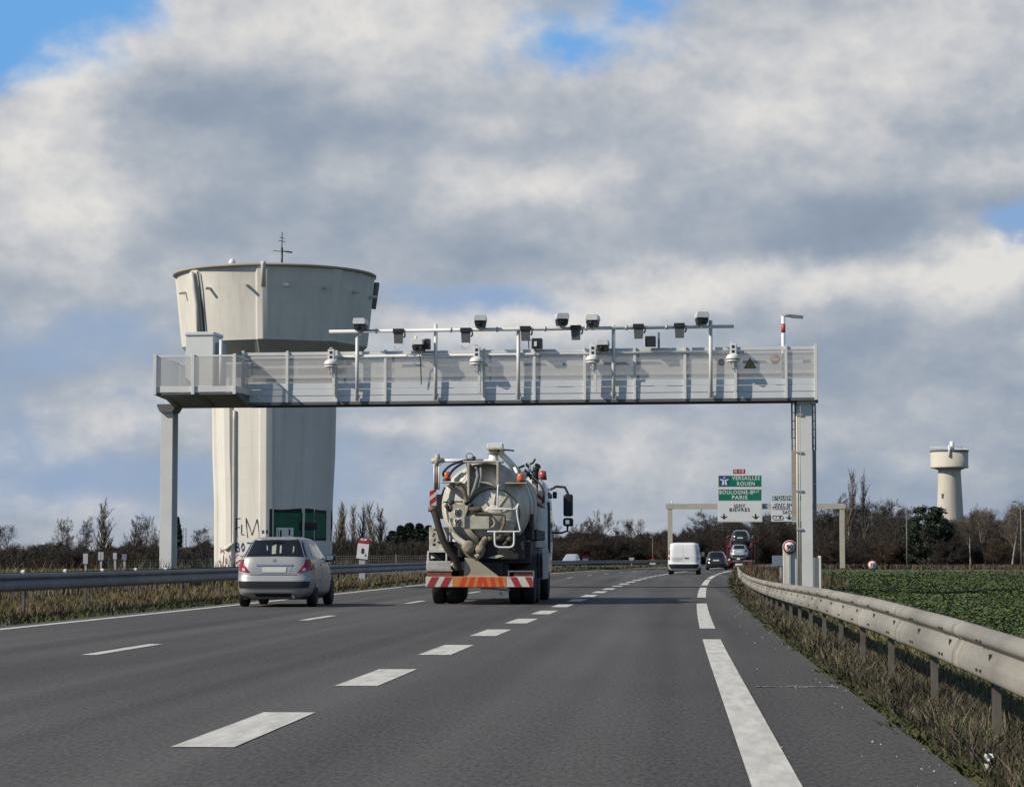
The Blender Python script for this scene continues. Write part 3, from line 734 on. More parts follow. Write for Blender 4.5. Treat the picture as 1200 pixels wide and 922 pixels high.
zb = (G(620, 470)).z; ztp = (G(620, 409.5)).z; zmid = zb + (ztp - zb) * .40
u0 = 0.0; u1 = G_len; W = 1.35
gan = thing('gantry', 'wide grey steel measuring gantry with perforated walkway spanning all the lanes', 'gantry', (GA.x, GA.y, 0), G_rot)
# floor and chords
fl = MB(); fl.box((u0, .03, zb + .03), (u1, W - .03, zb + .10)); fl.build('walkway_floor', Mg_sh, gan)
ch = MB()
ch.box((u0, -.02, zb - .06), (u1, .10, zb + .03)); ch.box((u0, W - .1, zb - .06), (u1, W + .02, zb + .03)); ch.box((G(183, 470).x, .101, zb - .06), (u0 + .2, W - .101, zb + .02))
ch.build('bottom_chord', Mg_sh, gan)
tc_ = MB(); tc_.box((u0, -.01, ztp - .10), (u1, .06, ztp)); tc_.box((u0, W - .06, ztp - .10), (u1, W + .01, ztp)); tc_.build('top_rail', Mg_, gan)
pl = MB()
hgt = (zmid - zb - .03) / 3
for vv in (0.0, W - .03):
    for k in range(3): pl.box((u0 + .01, vv + .005 * k, zb + .034 + hgt * k), (u1 - .01, vv + .03 + .005 * k, zb + .034 + hgt * (k + 1) - .022))
pl.build('toe_boards', M_blue, gan, bevel=.006)
pf = MB(); pf.box((u0 + .02, .012, zmid + .01), (u1 - .02, .016, ztp - .11)); pf.build('perforated_panel', M_perf, gan)
pf = MB(); pf.box((u0 + .02, W - .016, zmid + .01), (u1 - .02, W - .012, ztp - .11)); pf.build('perforated_panel', M_perf, gan)
md = MB(); md.box((u0 + .05, W * .5 - .02, ztp - .5), (u1 - .05, W * .5 + .02, ztp - .4)); md.box((u0, W - .07, zmid + .25), (u1, W - .03, zmid + .36)); md.build('cable_tray', Mg_, gan)
for pxm in (337, 394.5, 452, 567.5, 626.5, 685.5, 744, 803, 862.5, 921.5):
    u = G(pxm, 440).x
    MB().box((u - .045, -.075, zb + .02), (u + .045, -.012, ztp + .04)).build('mullion', Mg_, gan, bevel=.008)
    MB().box((u - .04, W + .021, zb + .02), (u + .04, W + .08, ztp)).build('mullion', Mg_, gan)
for u in (.04, u1 - .05):
    MB().box((u - .05, -.08, zb - .05), (u + .05, .012, ztp + .06)).build('mullion', Mg_, gan, bevel=.008)
# end closures
ec = MB(); ec.box((u1 - .004, .07, zmid), (u1, W - .07, ztp - .1)); ec.build('perforated_panel', M_perf, gan)
# tall pipe posts with the instrument pipe
vp = -.15
zp = G(620, 386, vp).z; zh = G(620, 415, vp).z
for pxm in (418.5, 510.5, 607.5, 719, 833):
    u = G(pxm, 430, vp).x
    p = MB(); p.tube([(u, vp, zb + .05), (u, vp, zp + (.22 if pxm in (510.5, 833) else .1))], .062, 10); p.box((u - .09, vp - .02, zb + .15), (u + .09, -.08, zb + .27)); p.box((u - .09, vp - .02, zh - .06), (u + .09, -.08, zh + .06))
    p.build('mast', Mg_, gan)
ua, ub = G(386, 386, vp - .1).x, G(860, 386, vp - .1).x
MB().tube([(ua, vp - .11, zp), (ub, vp - .11, zp)], .06, 10).build('instrument_pipe', Mg_, gan)
cl = MB()
for pxm in (443, 530, 584, 640, 688, 735, 782): 
    u = G(pxm, 386).x; cl.tube([(u - .03, vp - .11, zp), (u + .03, vp - .11, zp)], .085, 10)
cl.build('pipe_couplings', M_gal, gan)
ua2, ub2 = G(387, 415, vp).x, G(872, 415, vp).x
MB().tube([(ua2, vp + .09, zh), (ub2, vp + .09, zh)], .05, 8).build('lower_pipe', Mg_, gan)
# service platform on the left end, projecting towards the viewer
v0 = -1.75
pu0, pu1 = G(180, 440, v0).x, G(277.5, 440, v0).x
pzt, pzb = G(230, 416, v0).z, G(230, 461.5, v0).z
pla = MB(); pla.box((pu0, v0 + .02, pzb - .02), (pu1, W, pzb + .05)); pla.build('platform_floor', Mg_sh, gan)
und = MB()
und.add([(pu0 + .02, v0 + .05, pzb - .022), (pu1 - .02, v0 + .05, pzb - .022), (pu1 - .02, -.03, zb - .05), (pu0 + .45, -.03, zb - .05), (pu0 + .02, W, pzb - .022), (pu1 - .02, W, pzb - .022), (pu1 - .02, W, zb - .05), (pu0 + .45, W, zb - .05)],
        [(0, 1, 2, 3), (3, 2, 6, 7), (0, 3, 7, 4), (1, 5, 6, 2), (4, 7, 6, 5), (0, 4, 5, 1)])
und.build('platform_underside', mat('shaded_steel', (.16, .16, .155), .6, .1, .1, 2), gan)  # underside shade put into a darker steel colour
rb = MB()
for t in (.02, .5, .97):
    uu = pu0 + .3 + (pu1 - pu0 - .35) * t; rb.add([(uu - .1, v0 + .1, pzb - .03), (uu + .1, v0 + .1, pzb - .03), (uu + .1, -.05, zb - .12), (uu - .1, -.05, zb - .12), (uu - .1, -.05, pzb - .03), (uu + .1, -.05, pzb - .03)], [(0, 1, 2, 3), (1, 5, 2), (0, 3, 4), (3, 2, 5, 4), (0, 4, 5, 1)])
rb.build('platform_bracket', Mg_sh, gan)
ps = MB()
ps.box((pu0, v0, pzb + .06), (pu1, v0 + .03, pzb + .26)); ps.box((pu0, v0, pzt - .07), (pu1, v0 + .05, pzt))
for uu in (pu0, pu1 - .03):
    ps.box((uu, v0 + .051, pzb + .06), (uu + .03, W - .05, pzb + .26)); ps.box((uu, v0 + .051, pzt - .07), (uu + .03, -.1 if uu > pu0 else W, pzt))
ps.box((pu0, W - .05, pzb + .06), (u0, W - .02, pzb + .26)); ps.box((pu0, W - .05, pzt - .07), (u0, W, pzt))
ps.build('platform_rail', Mg_, gan, bevel=.006)
for uu in (pu0 + .06, G(226.5, 440, v0).x, pu1 - .07):
    MB().box((uu - .055, v0 - .062, pzb - .02), (uu + .055, v0 - .002, pzt + .03)).build('mullion', Mg_, gan, bevel=.008)
MB().box((pu0 + .03, v0 + .012, pzb + .27), (pu1 - .03, v0 + .016, pzt - .08)).build('perforated_panel', M_perf, gan)
MB().box((pu1 - .018, v0 + .06, pzb + .27), (pu1 - .014, -.1, pzt - .08)).build('perforated_panel', M_perf, gan)
MB().box((pu0 + .014, v0 + .06, pzb + .27), (pu0 + .018, W - .06, pzt - .08)).build('perforated_panel', M_perf, gan)
MB().box((pu0 + .03, W - .04, pzb + .27), (u0, W - .036, pzt - .08)).build('perforated_panel', M_perf, gan)
# legs
def leg(px0, px1, name, ztop, gz):
    a, b = G(px0, 600, .35).x, G(px1, 600, .35).x
    vc = .35; d = .62; p = MB()
    p.box((a, vc, gz), (b, vc + .04, ztop)); p.box((a, vc + d, gz), (b, vc + d + .04, ztop)); p.box(((a + b) / 2 - .02, vc + .0402, gz), ((a + b) / 2 + .02, vc + d - .0002, ztop))
    p.box((a - .0, vc - .03, ztop - .16), (b + .0, vc + d + .07, ztop - .002)); p.box((a - .12, vc - .15, gz + .0), (b + .12, vc + d + .2, gz + .06))
    p.build(name, Mg_, gan, bevel=.006)
    return a, b
# the left leg is a box column, its right side in shade
a, b = G(187.5, 600, .2).x, G(201.5, 600, .2).x
p = MB(); p.box((a + .12, .2, -.3), (b - .12, .85, zb - .06)); p.box((a, .18, -.3), (b, .1999, zb - .06)); p.box((a, .8501, -.3), (b, .88, zb - .06)); p.build('leg', Mg_, gan, bevel=.006)
MB().prism([(a - .0, zb - .26), (b + .0, zb - .26), (b + .12, zb - .061), (a - .1, zb - .061)], .05, 1.0).build('leg_bracket', Mg_sh, gan)
a, b = G(939, 600, .3).x, G(952.2, 600, .3).x
p = MB(); p.box((a, .3, -.3), (b, .34, zb - .06)); p.box((a, .96, -.3), (b, 1.0, zb - .06)); p.box((a + .2, .3401, -.3), (b - .2, .9599, zb - .06)); p.box((a - .1, .25, zb - .16), (b + .12, 1.1, zb - .0601)); p.box((a - .25, .05, -.32), (b + .25, 1.25, -.22)); p.build('leg', Mg_, gan, bevel=.006)
cd = MB()
for pxm, r in ((934.9, .04), (937.4, .03)):
    u = G(pxm, 600, .3).x; cd.tube([(u, .31, -.3), (u, .31, zb - .07)], r, 8)
cd.build('conduit', mat('cream_conduit', (.58, .54, .44), .6), gan)
lb = MB()
for pxm, py in ((936.5, 486), (936.5, 530), (936.5, 575), (936.5, 620)):
    q = G(pxm, py, .28); lb.box((q.x - .1, .255, q.z - .03), (q.x + .12, .299, q.z + .03))
lb.build('conduit_clamp', M_grey, gan)
# anti climb boards and ladder stiles each side of the right leg
M_board = mat('anti_climb_board', (.33, .30, .26), .7, 0, .1, 1.5)
for x0, x1 in ((927.8, 933.4), (952.6, 956.6)):
    a, b = G(x0, 565, .8).x, G(x1, 565, .8).x; zt_, zb_ = G(940, 528, .8).z, G(940, 606, .8).z
    p = MB(); p.box((a, .62, zb_), (b, 1.1, (zb_ + zt_) / 2 - .01)); p.box((a, .62, (zb_ + zt_) / 2 + .01), (b, 1.1, zt_)); p.build('anti_climb_board', M_board, gan)
    q = MB()
    for f in (.15, .85): uu = a + (b - a) * f; q.tube([(uu, .8, zt_ + .001), (uu, .8, zb - .07)], .028, 6)
    for k in range(9): zk = zt_ + .15 + k * .28; q.tube([(a, .8, zk), (b, .8, zk)], .016, 5)
    MB().box((a - .02, .6, zb_ - .1), (b + .02, 1.12, zb_ - .001)).build('ladder_stop', M_grey, gan)
    q.build('ladder', M_grey, gan)

# ---- instruments hung on the gantry: each one a thing
def Gt(px, py, v): return GM @ G(px, py, v)
M_hood = mat('camera_hood', (.66, .66, .65), .4, .05, .05, 5)
def camera_big(px, py, label, v=-.36, yaw=0, pod=True, k=1.0):
    t = thing('traffic_camera', label, 'camera', Gt(px, py, v), G_rot + yaw, 'instruments on the gantry')
    h = .20 * k; w = .215 * k
    b = MB(); b.prism([(-w * .92, .0), (w * .92, 0), (w, .06 * k), (w * .9, .17 * k), (w * .75, h), (-w * .75, h), (-w * .9, .17 * k), (-w, .06 * k)], -.28, .34); b.build('hood', M_hood, t, bevel=.01)
    f = MB(); f.prism([(-w * .93, -.02 * k), (w * .93, -.02 * k), (w * .74, -.2 * k), (-w * .74, -.2 * k)], -.24, .26); f.build('housing', M_black, t, bevel=.008)
    f = MB(); f.lathe([(0, -.262), (.06, -.262), (.07, -.23)], (-.02, 0, -.1), 'y', 12); f.build('lens', M_glass, t)
    if pod:
        z1 = -.32 * k if pod is True else pod
        s = MB(); s.tube([(.02, 0, -.19 * k), (.02, 0, z1)], .05, 8); s.lathe([(.0, -.05), (.085, -.05), (.085, .05), (0, .05)], (.02, 0, -.23 * k), 'y', 10); s.build('bracket', M_offwhite, t)
    return t
camera_big(422.5, 380.5, 'white hooded camera on the pipe just in front of the big water tower', pod=-.36)
camera_big(563, 376.5, 'white hooded camera standing alone above the gantry pipe between two black panels', yaw=.1, pod=-.30)
camera_big(658.5, 374.5, 'tilted white hooded camera next to a second one at the pipe centre', yaw=.25, pod=-.32)
camera_big(694.5, 376, 'squarer white hooded camera of the centre pair, next to a black panel', yaw=-.05, pod=-.30)
camera_big(822.5, 373, 'white hooded camera near the pipe end towards the lamp mast', yaw=.2, pod=-.34)
camera_big(706.5, 405, 'low white hooded camera resting on the lower pipe beside a dome sensor', v=-.40, pod=-.27, k=.95)
camera_big(491, 404.5, 'low white camera with square black side box above the walkway panel', v=-.40, pod=-.29, yaw=-.1, k=.95)
for q in [o for o in COL.objects if o.get('label') == 'low white camera with square black side box above the walkway panel']:
    MB().box((.2, -.06, -.14), (.36, .2, .21)).build('side_box', M_black, q, bevel=.008)
    MB().tube([(-.11, 0, .18), (-.11, 0, .30)], .05, 8).build('stub', M_offwhite, q)
    MB().tube([(-.02, .1, -.2), (-.01, .25, -.6), (0, .3, -1.3)], .018, 5).build('cable', M_black, q)

M_led = mat('infrared_face', (.10, .10, .105), .5, 0, .15, 40)
def illum(px, py, label, w=.165, h=.24, cable=False):
    t = thing('infrared_lamp', label, 'infrared lamp', Gt(px, py, -.34), G_rot, 'black infrared lamps hung from the gantry pipe')
    b = MB(); b.prism([(-w, h), (w * 1.05, h), (w * .92, -h), (-w * .8, -h)], -.02, .05); b.build('housing', M_led, t, bevel=.008)
    c = MB(); c.box((-w * 1.06, -.06, h - .13), (w * 1.12, .07, h + .015)); c.build('cap', M_black, t, bevel=.008)
    MB().tube([(w * .6, .03, h * .5), (w + .05, .05, h * .7), (w + .06, .07, h * .1), (w + .02, .06, -h * .2)], .03, 5).build('cable', M_black, t)
    if cable: MB().tube([(-.13, .02, -h), (-.15, .02, -h - .1), (-.08, .02, -h - .2), (.05, .02, -h - .2), (.12, .02, -h - .12), (.13, .02, -h)], .012, 5).build('loop', M_gal, t)
illum(466.5, 394, 'black infrared lamp with cable loop nearest the big water tower', cable=True)
illum(545.5, 393, 'black infrared lamp with a hanging cable loop beside the lone hooded camera', cable=True)
illum(615.5, 391, 'black infrared lamp touching the mast with a small black box below')
illum(674.5, 390, 'black infrared lamp between the two centre hooded cameras')
illum(748, 388.5, 'black infrared lamp above a black and white sensor box')
illum(796, 387.5, 'black infrared lamp closest to the pipe end at the lamp mast')

def boxcam(px, py, label, flip):
    t = thing('sensor_box', label, 'sensor', Gt(px, py, -.31), G_rot, 'sensor boxes')
    b = MB(); b.box((-.15, -.1, -.17), (.19, .22, .17)); b.build('housing', M_black, t, bevel=.012)
    w = MB(); w.box((-.22 if flip else -.06, -.13, -.13 if flip else -.1), (-.151 if flip else .03, -.1001, .15 if flip else .06)); w.build('face_plate', M_offwhite, t)
    a = MB(); a.tube([(-.2, .05, .12), (-.27, .08, .12), (-.27, .1, -.16)], .025, 6) if not flip else a.box((.26, .02, -.22), (.33, .08, .3)); a.build('bracket', M_galdark if flip else M_offwhite, t)
boxcam(628.5, 402.5, 'small black sensor box on a short bracket above the walkway by a mast', False)
boxcam(761.5, 400, 'black sensor box with white face and thin upright plate', True)

def dome(px, py, label):
    t = thing('dome_sensor', label, 'sensor', Gt(px, py, -.31), G_rot, 'white dome sensors on the walkway front')
    b = MB(); b.box((-.10, -.08, .12), (.12, .12, .49)); b.build('head', M_offwhite, t, bevel=.015)
    d = MB(); d.box((-.035, -.0875, .34), (.055, -.0801, .43)); d.box((-.035, -.0875, .18), (.055, -.0801, .27)); d.build('lens', M_black, t)
    k = MB(); k.lathe([(.0, .13), (.17, .13), (.21, .08), (.24, .0), (.24, -.03), (.0, -.03)], (0, 0, 0), 'z', 24); k.build('dome', M_offwhite, t)
    k = MB(); k.lathe([(.0, -.031), (.225, -.031), (.225, -.055), (.0, -.055)], (0, 0, 0), 'z', 24); k.build('seal', M_black, t)
    k = MB(); k.lathe([(.0, -.056), (.23, -.056), (.21, -.12), (.0, -.14)], (0, 0, 0), 'z', 24); k.build('base', M_offwhite, t)
    k = MB(); k.box((.03, .05, -1.05), (.12, .2, -.13)); k.tube([(-.05, 0, -.13), (-.07, .0, -.26), (-.02, 0, -.36), (.05, .06, -.34)], .015, 5); k.tube([(.05, .1, .49), (.0, .1, .56), (-.08, .08, .53)], .015, 5); k.build('bracket', Mg_, t)
dome(388, 426.5, 'white dome sensor on the walkway in front of the big water tower')
dome(558.5, 423.5, 'white dome sensor below the lone hooded camera, double post behind it')
dome(694.5, 421.5, 'white dome sensor at mid span beside the low hooded camera')
dome(859, 420, 'white dome sensor next to the yellow warning triangle')
# cabinet on the platform
ct = thing('control_cabinet', 'tall pale grey steel cabinet on the gantry end platform', 'cabinet', Gt(234, 455, -.75), G_rot)
ct.location.z = pzb + .051
hc = G(235, 389, -.95).z - pzb - .05
a, b = G(217.5, 440, -.95).x - G(234, 455, -.75).x, G(249.5, 440, -.95).x - G(234, 455, -.75).x
MB().box((a, -.22, 0), (b, .95, hc - .12)).build('body', mat('cabinet_grey', (.72, .73, .70), .5, 0, .03, 1), ct, bevel=.01)
MB().box((a - .03, -.26, hc - .119), (b + .04, 1.0, hc)).build('lid', mat('cabinet_lid', (.68, .70, .69), .5), ct, bevel=.02)
MB().box((b + .02, .1, .0), (b + .2, .8, hc - .35)).build('side_box', mat('cabinet_shade_side', (.28, .31, .36), .5), ct, bevel=.01)  # cabinet's right side, its shade put into a darker grey
MB().tube([(b + .3, -.3, 0), (b + .3, -.3, hc - .28)], .06, 8).build('duct', Mg_, ct)
# lamp mast
q = Gt(918, 405, .25)
lm = thing('lamp_mast', 'slim white mast with a red band and a grey lamp arm at the gantry end', 'lamp', (q.x, q.y, zb + .11), G_rot)
h = G(918, 370.5, .25).z - zb - .11
M_rw = mat('red_band_paint', (.55, .09, .07), .5)
m_ = MB(); m_.tube([(0, 0, 0), (0, 0, h)], .065, 10); m_.build('pole', M_white, lm)
zq = G(918, 385, .25).z - zb - .11; MB().tube([(0, 0, zq - .14), (0, 0, zq + .16)], .072, 10).build('red_band', M_rw, lm)
m_ = MB(); m_.tube([(0, 0, h), (.08, -.02, h + .02), (.3, -.1, h - .01)], .05, 8); m_.prism([(.25, h - .07), (.66, h - .10), (.67, h - .01), (.25, h + .04)], -.2, -.04); m_.build('lamp_head', M_galdark, lm)
# notices on the mesh
tr = thing('warning_sign', 'small yellow warning triangle on the perforated gantry panel', 'sign', Gt(879, 426, .004), G_rot)
MB().prism([(-.21, -.16), (.21, -.16), (0, .2)], -.008, .0).build('border', M_black, tr)
MB().prism([(-.16, -.132), (.16, -.132), (0, .145)], -.012, -.0085).build('face', mat('yellow_sign', (.30, .24, .07), .6), tr)
MB().prism([(-.02, -.02), (.03, .06), (.01, .0), (.04, .0), (-.03, -.11), (-.005, -.02)], -.014, -.0125).build('bolt_symbol', M_black, tr)
for px_, py_, r_, lb_ in ((845.5, 424.5, .12, 'red round notice behind the mesh beside a dome sensor'), (908.5, 421, .17, 'pale red notice behind the mesh below the lamp mast')):
    nt_ = thing('notice', lb_, 'sign', Gt(px_, py_, .06), G_rot)
    MB().lathe([(0, -.008), (r_, -.008), (r_, .008), (0, .008)], (0, 0, 0), 'y', 20).build('ring', mat('faded_red', (.5, .16, .14), .6), nt_)
    MB().box((-r_ * .7, -.014, -r_ * .18), (r_ * .7, -.009, r_ * .18)).build('bar', M_white, nt_)
# ================================================================== VEHICLES
class Body:
    """a vehicle shell: plan outlines (superellipses) stacked by height"""
    def __init__(s, prof, ymid, p=5.0, pf=4.0):
        P_ = np.array(prof, float); z = np.linspace(P_[0, 0], P_[-1, 0], 72)
        k = np.array([.06, .24, .4, .24, .06])
        s.z = z; s.cols = []
        for c in (1, 2, 3):
            q = np.interp(z, P_[:, 0], P_[:, c]); qq = np.convolve(np.pad(q, 2, mode='edge'), k, 'valid'); s.cols.append(qq)
        s.ymid = ymid; s.p = p; s.pf = pf
    def W(s, z): return float(np.interp(z, s.z, s.cols[0]))
    def rear(s, x, z):
        W = s.W(z); yr = float(np.interp(z, s.z, s.cols[1])); t = min(.999, abs(x) / max(W, 1e-3))
        return s.ymid - (s.ymid - yr) * (1 - t ** s.p) ** (1 / s.p)
    def side(s, y, z):
        W = s.W(z); yr = float(np.interp(z, s.z, s.cols[1])); yf = float(np.interp(z, s.z, s.cols[2]))
        if y < s.ymid: t = (s.ymid - y) / (s.ymid - yr); p = s.p
        else: t = (y - s.ymid) / (yf - s.ymid); p = s.pf
        return W * (1 - min(.9999, max(0, t)) ** p) ** (1 / p)
    def ring(s, i, n=88):
        z = s.z[i]; W, yr, yf = (c[i] for c in s.cols); o = []
        for k in range(n):
            a = 2 * PI * k / n; c, q = math.cos(a), math.sin(a)
            p = s.pf if q > 0 else s.p; L = (yf - s.ymid) if q > 0 else (s.ymid - yr)
            r = (abs(c) ** p + abs(q) ** p) ** (-1 / p)
            o.append((W * r * c, s.ymid + L * r * q, z))
        return o
    def mesh(s, name, m, parent, arches=(), ra=.36, rim=None):
        n = 88; mb = MB(); V = []
        for i in range(len(s.z)): V += s.ring(i, n)
        F = [(i * n + j, i * n + (j + 1) % n, (i + 1) * n + (j + 1) % n, (i + 1) * n + j) for i in range(len(s.z) - 1) for j in range(n)]
        mb.add(V, F, True)
        mb.f.append(tuple(range(n - 1, -1, -1))); mb.sm.append(False); mb.mi.append(0)
        mb.f.append(tuple((len(s.z) - 1) * n + j for j in range(n))); mb.sm.append(True); mb.mi.append(0)
        o = mb.build(name, [m, M_black], parent)
        if arches:
            c = MB()
            for y, z in arches:
                for sx in (-1, 1):
                    c.lathe([(0, sx * .5), (ra, sx * .5), (ra, sx * 1.5), (0, sx * 1.5)], (0, y, z), 'x', 28, 1, False)
            co = c.build('cut', [m, M_black]); bo = o.modifiers.new('b', 'BOOLEAN'); bo.object = co; bo.operation = 'DIFFERENCE'; bo.solver = 'EXACT'
            dg = bpy.context.evaluated_depsgraph_get(); me = bpy.data.meshes.new_from_object(o.evaluated_get(dg))
            o.modifiers.clear(); o.data = me; bpy.data.objects.remove(co)
        return o
    def skin(s, mb, fn, nu, nv, back):
        """a thin shaped plate: front grid from fn(u, v, lift) plus a turned-in edge"""
        g = [[fn(i / nu, j / nv, 0) for i in range(nu + 1)] for j in range(nv + 1)]
        V = [p for r in g for p in r]; F = [(j * (nu + 1) + i, j * (nu + 1) + i + 1, (j + 1) * (nu + 1) + i + 1, (j + 1) * (nu + 1) + i) for j in range(nv) for i in range(nu)]
        mb.add(V, F, True)
        idx = [(i, 0) for i in range(nu)] + [(nu, j) for j in range(nv)] + [(i, nv) for i in range(nu, 0, -1)] + [(0, j) for j in range(nv, 0, -1)]
        A = [fn(i / nu, j / nv, 0) for i, j in idx]; B = [fn(i / nu, j / nv, back) for i, j in idx]; k = len(idx)
        mb.add(A + B, [(i, (i + 1) % k, (i + 1) % k + k, i + k) for i in range(k)], False)
    def rear_patch(s, name, quad, m, parent, lift=.006, nu=10, nv=8, curve=(0, 0, 0, 0)):
        """quad: TL, TR, BR, BL as (x, z); curve: bulge of top, right, bottom, left edges"""
        (ax, az), (bx, bz), (cx, cz), (dx, dz) = quad
        def xz(u, v):                                    # v 0 bottom .. 1 top
            ct, cr_, cb, cl_ = curve
            tx, tz = ax + (bx - ax) * u, az + (bz - az) * u + ct * 4 * u * (1 - u)
            ex, ez = dx + (cx - dx) * u, dz + (cz - dz) * u - cb * 4 * u * (1 - u)
            x, z = ex + (tx - ex) * v, ez + (tz - ez) * v
            x += (cr_ * u - cl_ * (1 - u)) * 4 * v * (1 - v)
            return x, z
        def fn(u, v, l):
            x, z = xz(u, v); return (x, s.rear(x, z) - lift + l, z)
        mb = MB(); s.skin(mb, fn, nu, nv, lift + .012); return mb.build(name, m, parent)
    def side_patch(s, name, quad, sx, m, parent, lift=.006, nu=12, nv=6, curve=(0, 0)):
        """quad: rear top, front top, front bottom, rear bottom as (y, z)"""
        (ay, az), (by, bz), (cy, cz), (dy, dz) = quad
        def fn(u, v, l):
            ty, tz = ay + (by - ay) * u, az + (bz - az) * u + curve[0] * 4 * u * (1 - u)
            ey, ez = dy + (cy - dy) * u, dz + (cz - dz) * u - curve[1] * 4 * u * (1 - u)
            y, z = ey + (ty - ey) * v, ez + (tz - ez) * v
            return (sx * (s.side(y, z) + lift - l), y, z)
        mb = MB(); s.skin(mb, fn, nu, nv, lift + .012); return mb.build(name, m, parent)

M_rim = mat('alloy_rim', (.35, .35, .36), .35, .7)
def wheel(parent, x, y, r, w, sx, rimr=.62, m=None):
    t = MB(); hw = w / 2
    t.lathe([(r * rimr, -hw * .95), (r * .86, -hw), (r * .97, -hw * .82), (r, -hw * .5), (r, hw * .5), (r * .97, hw * .82), (r * .86, hw), (r * rimr, hw * .95)], (0, 0, 0), 'x', 32)
    o = t.build('tyre', M_rubber, parent, (x, y, r))
    q = MB(); q.lathe([(.03, sx * hw * .55), (r * .2, sx * hw * .6), (r * .5, sx * hw * .45), (r * rimr, sx * hw * .9), (r * (rimr + .03), sx * hw * .96), (r * (rimr + .02), -sx * hw * .9), (.03, -sx * hw * .8)], (0, 0, 0), 'x', 32)
    q.build('rim', m or M_rim, o)
    return o
M_lens = mat('red_tail_light', (.26, .008, .014), .2, 0, .12, 14, coat=.5)
M_lens2 = mat('clear_tail_light', (.62, .5, .5), .12, 0, coat=.8)
M_plate = mat('blank_number_plate', (.58, .57, .53), .5, 0, .08, 20)
M_dark = mat('car_underside', (.012, .012, .013), .8)

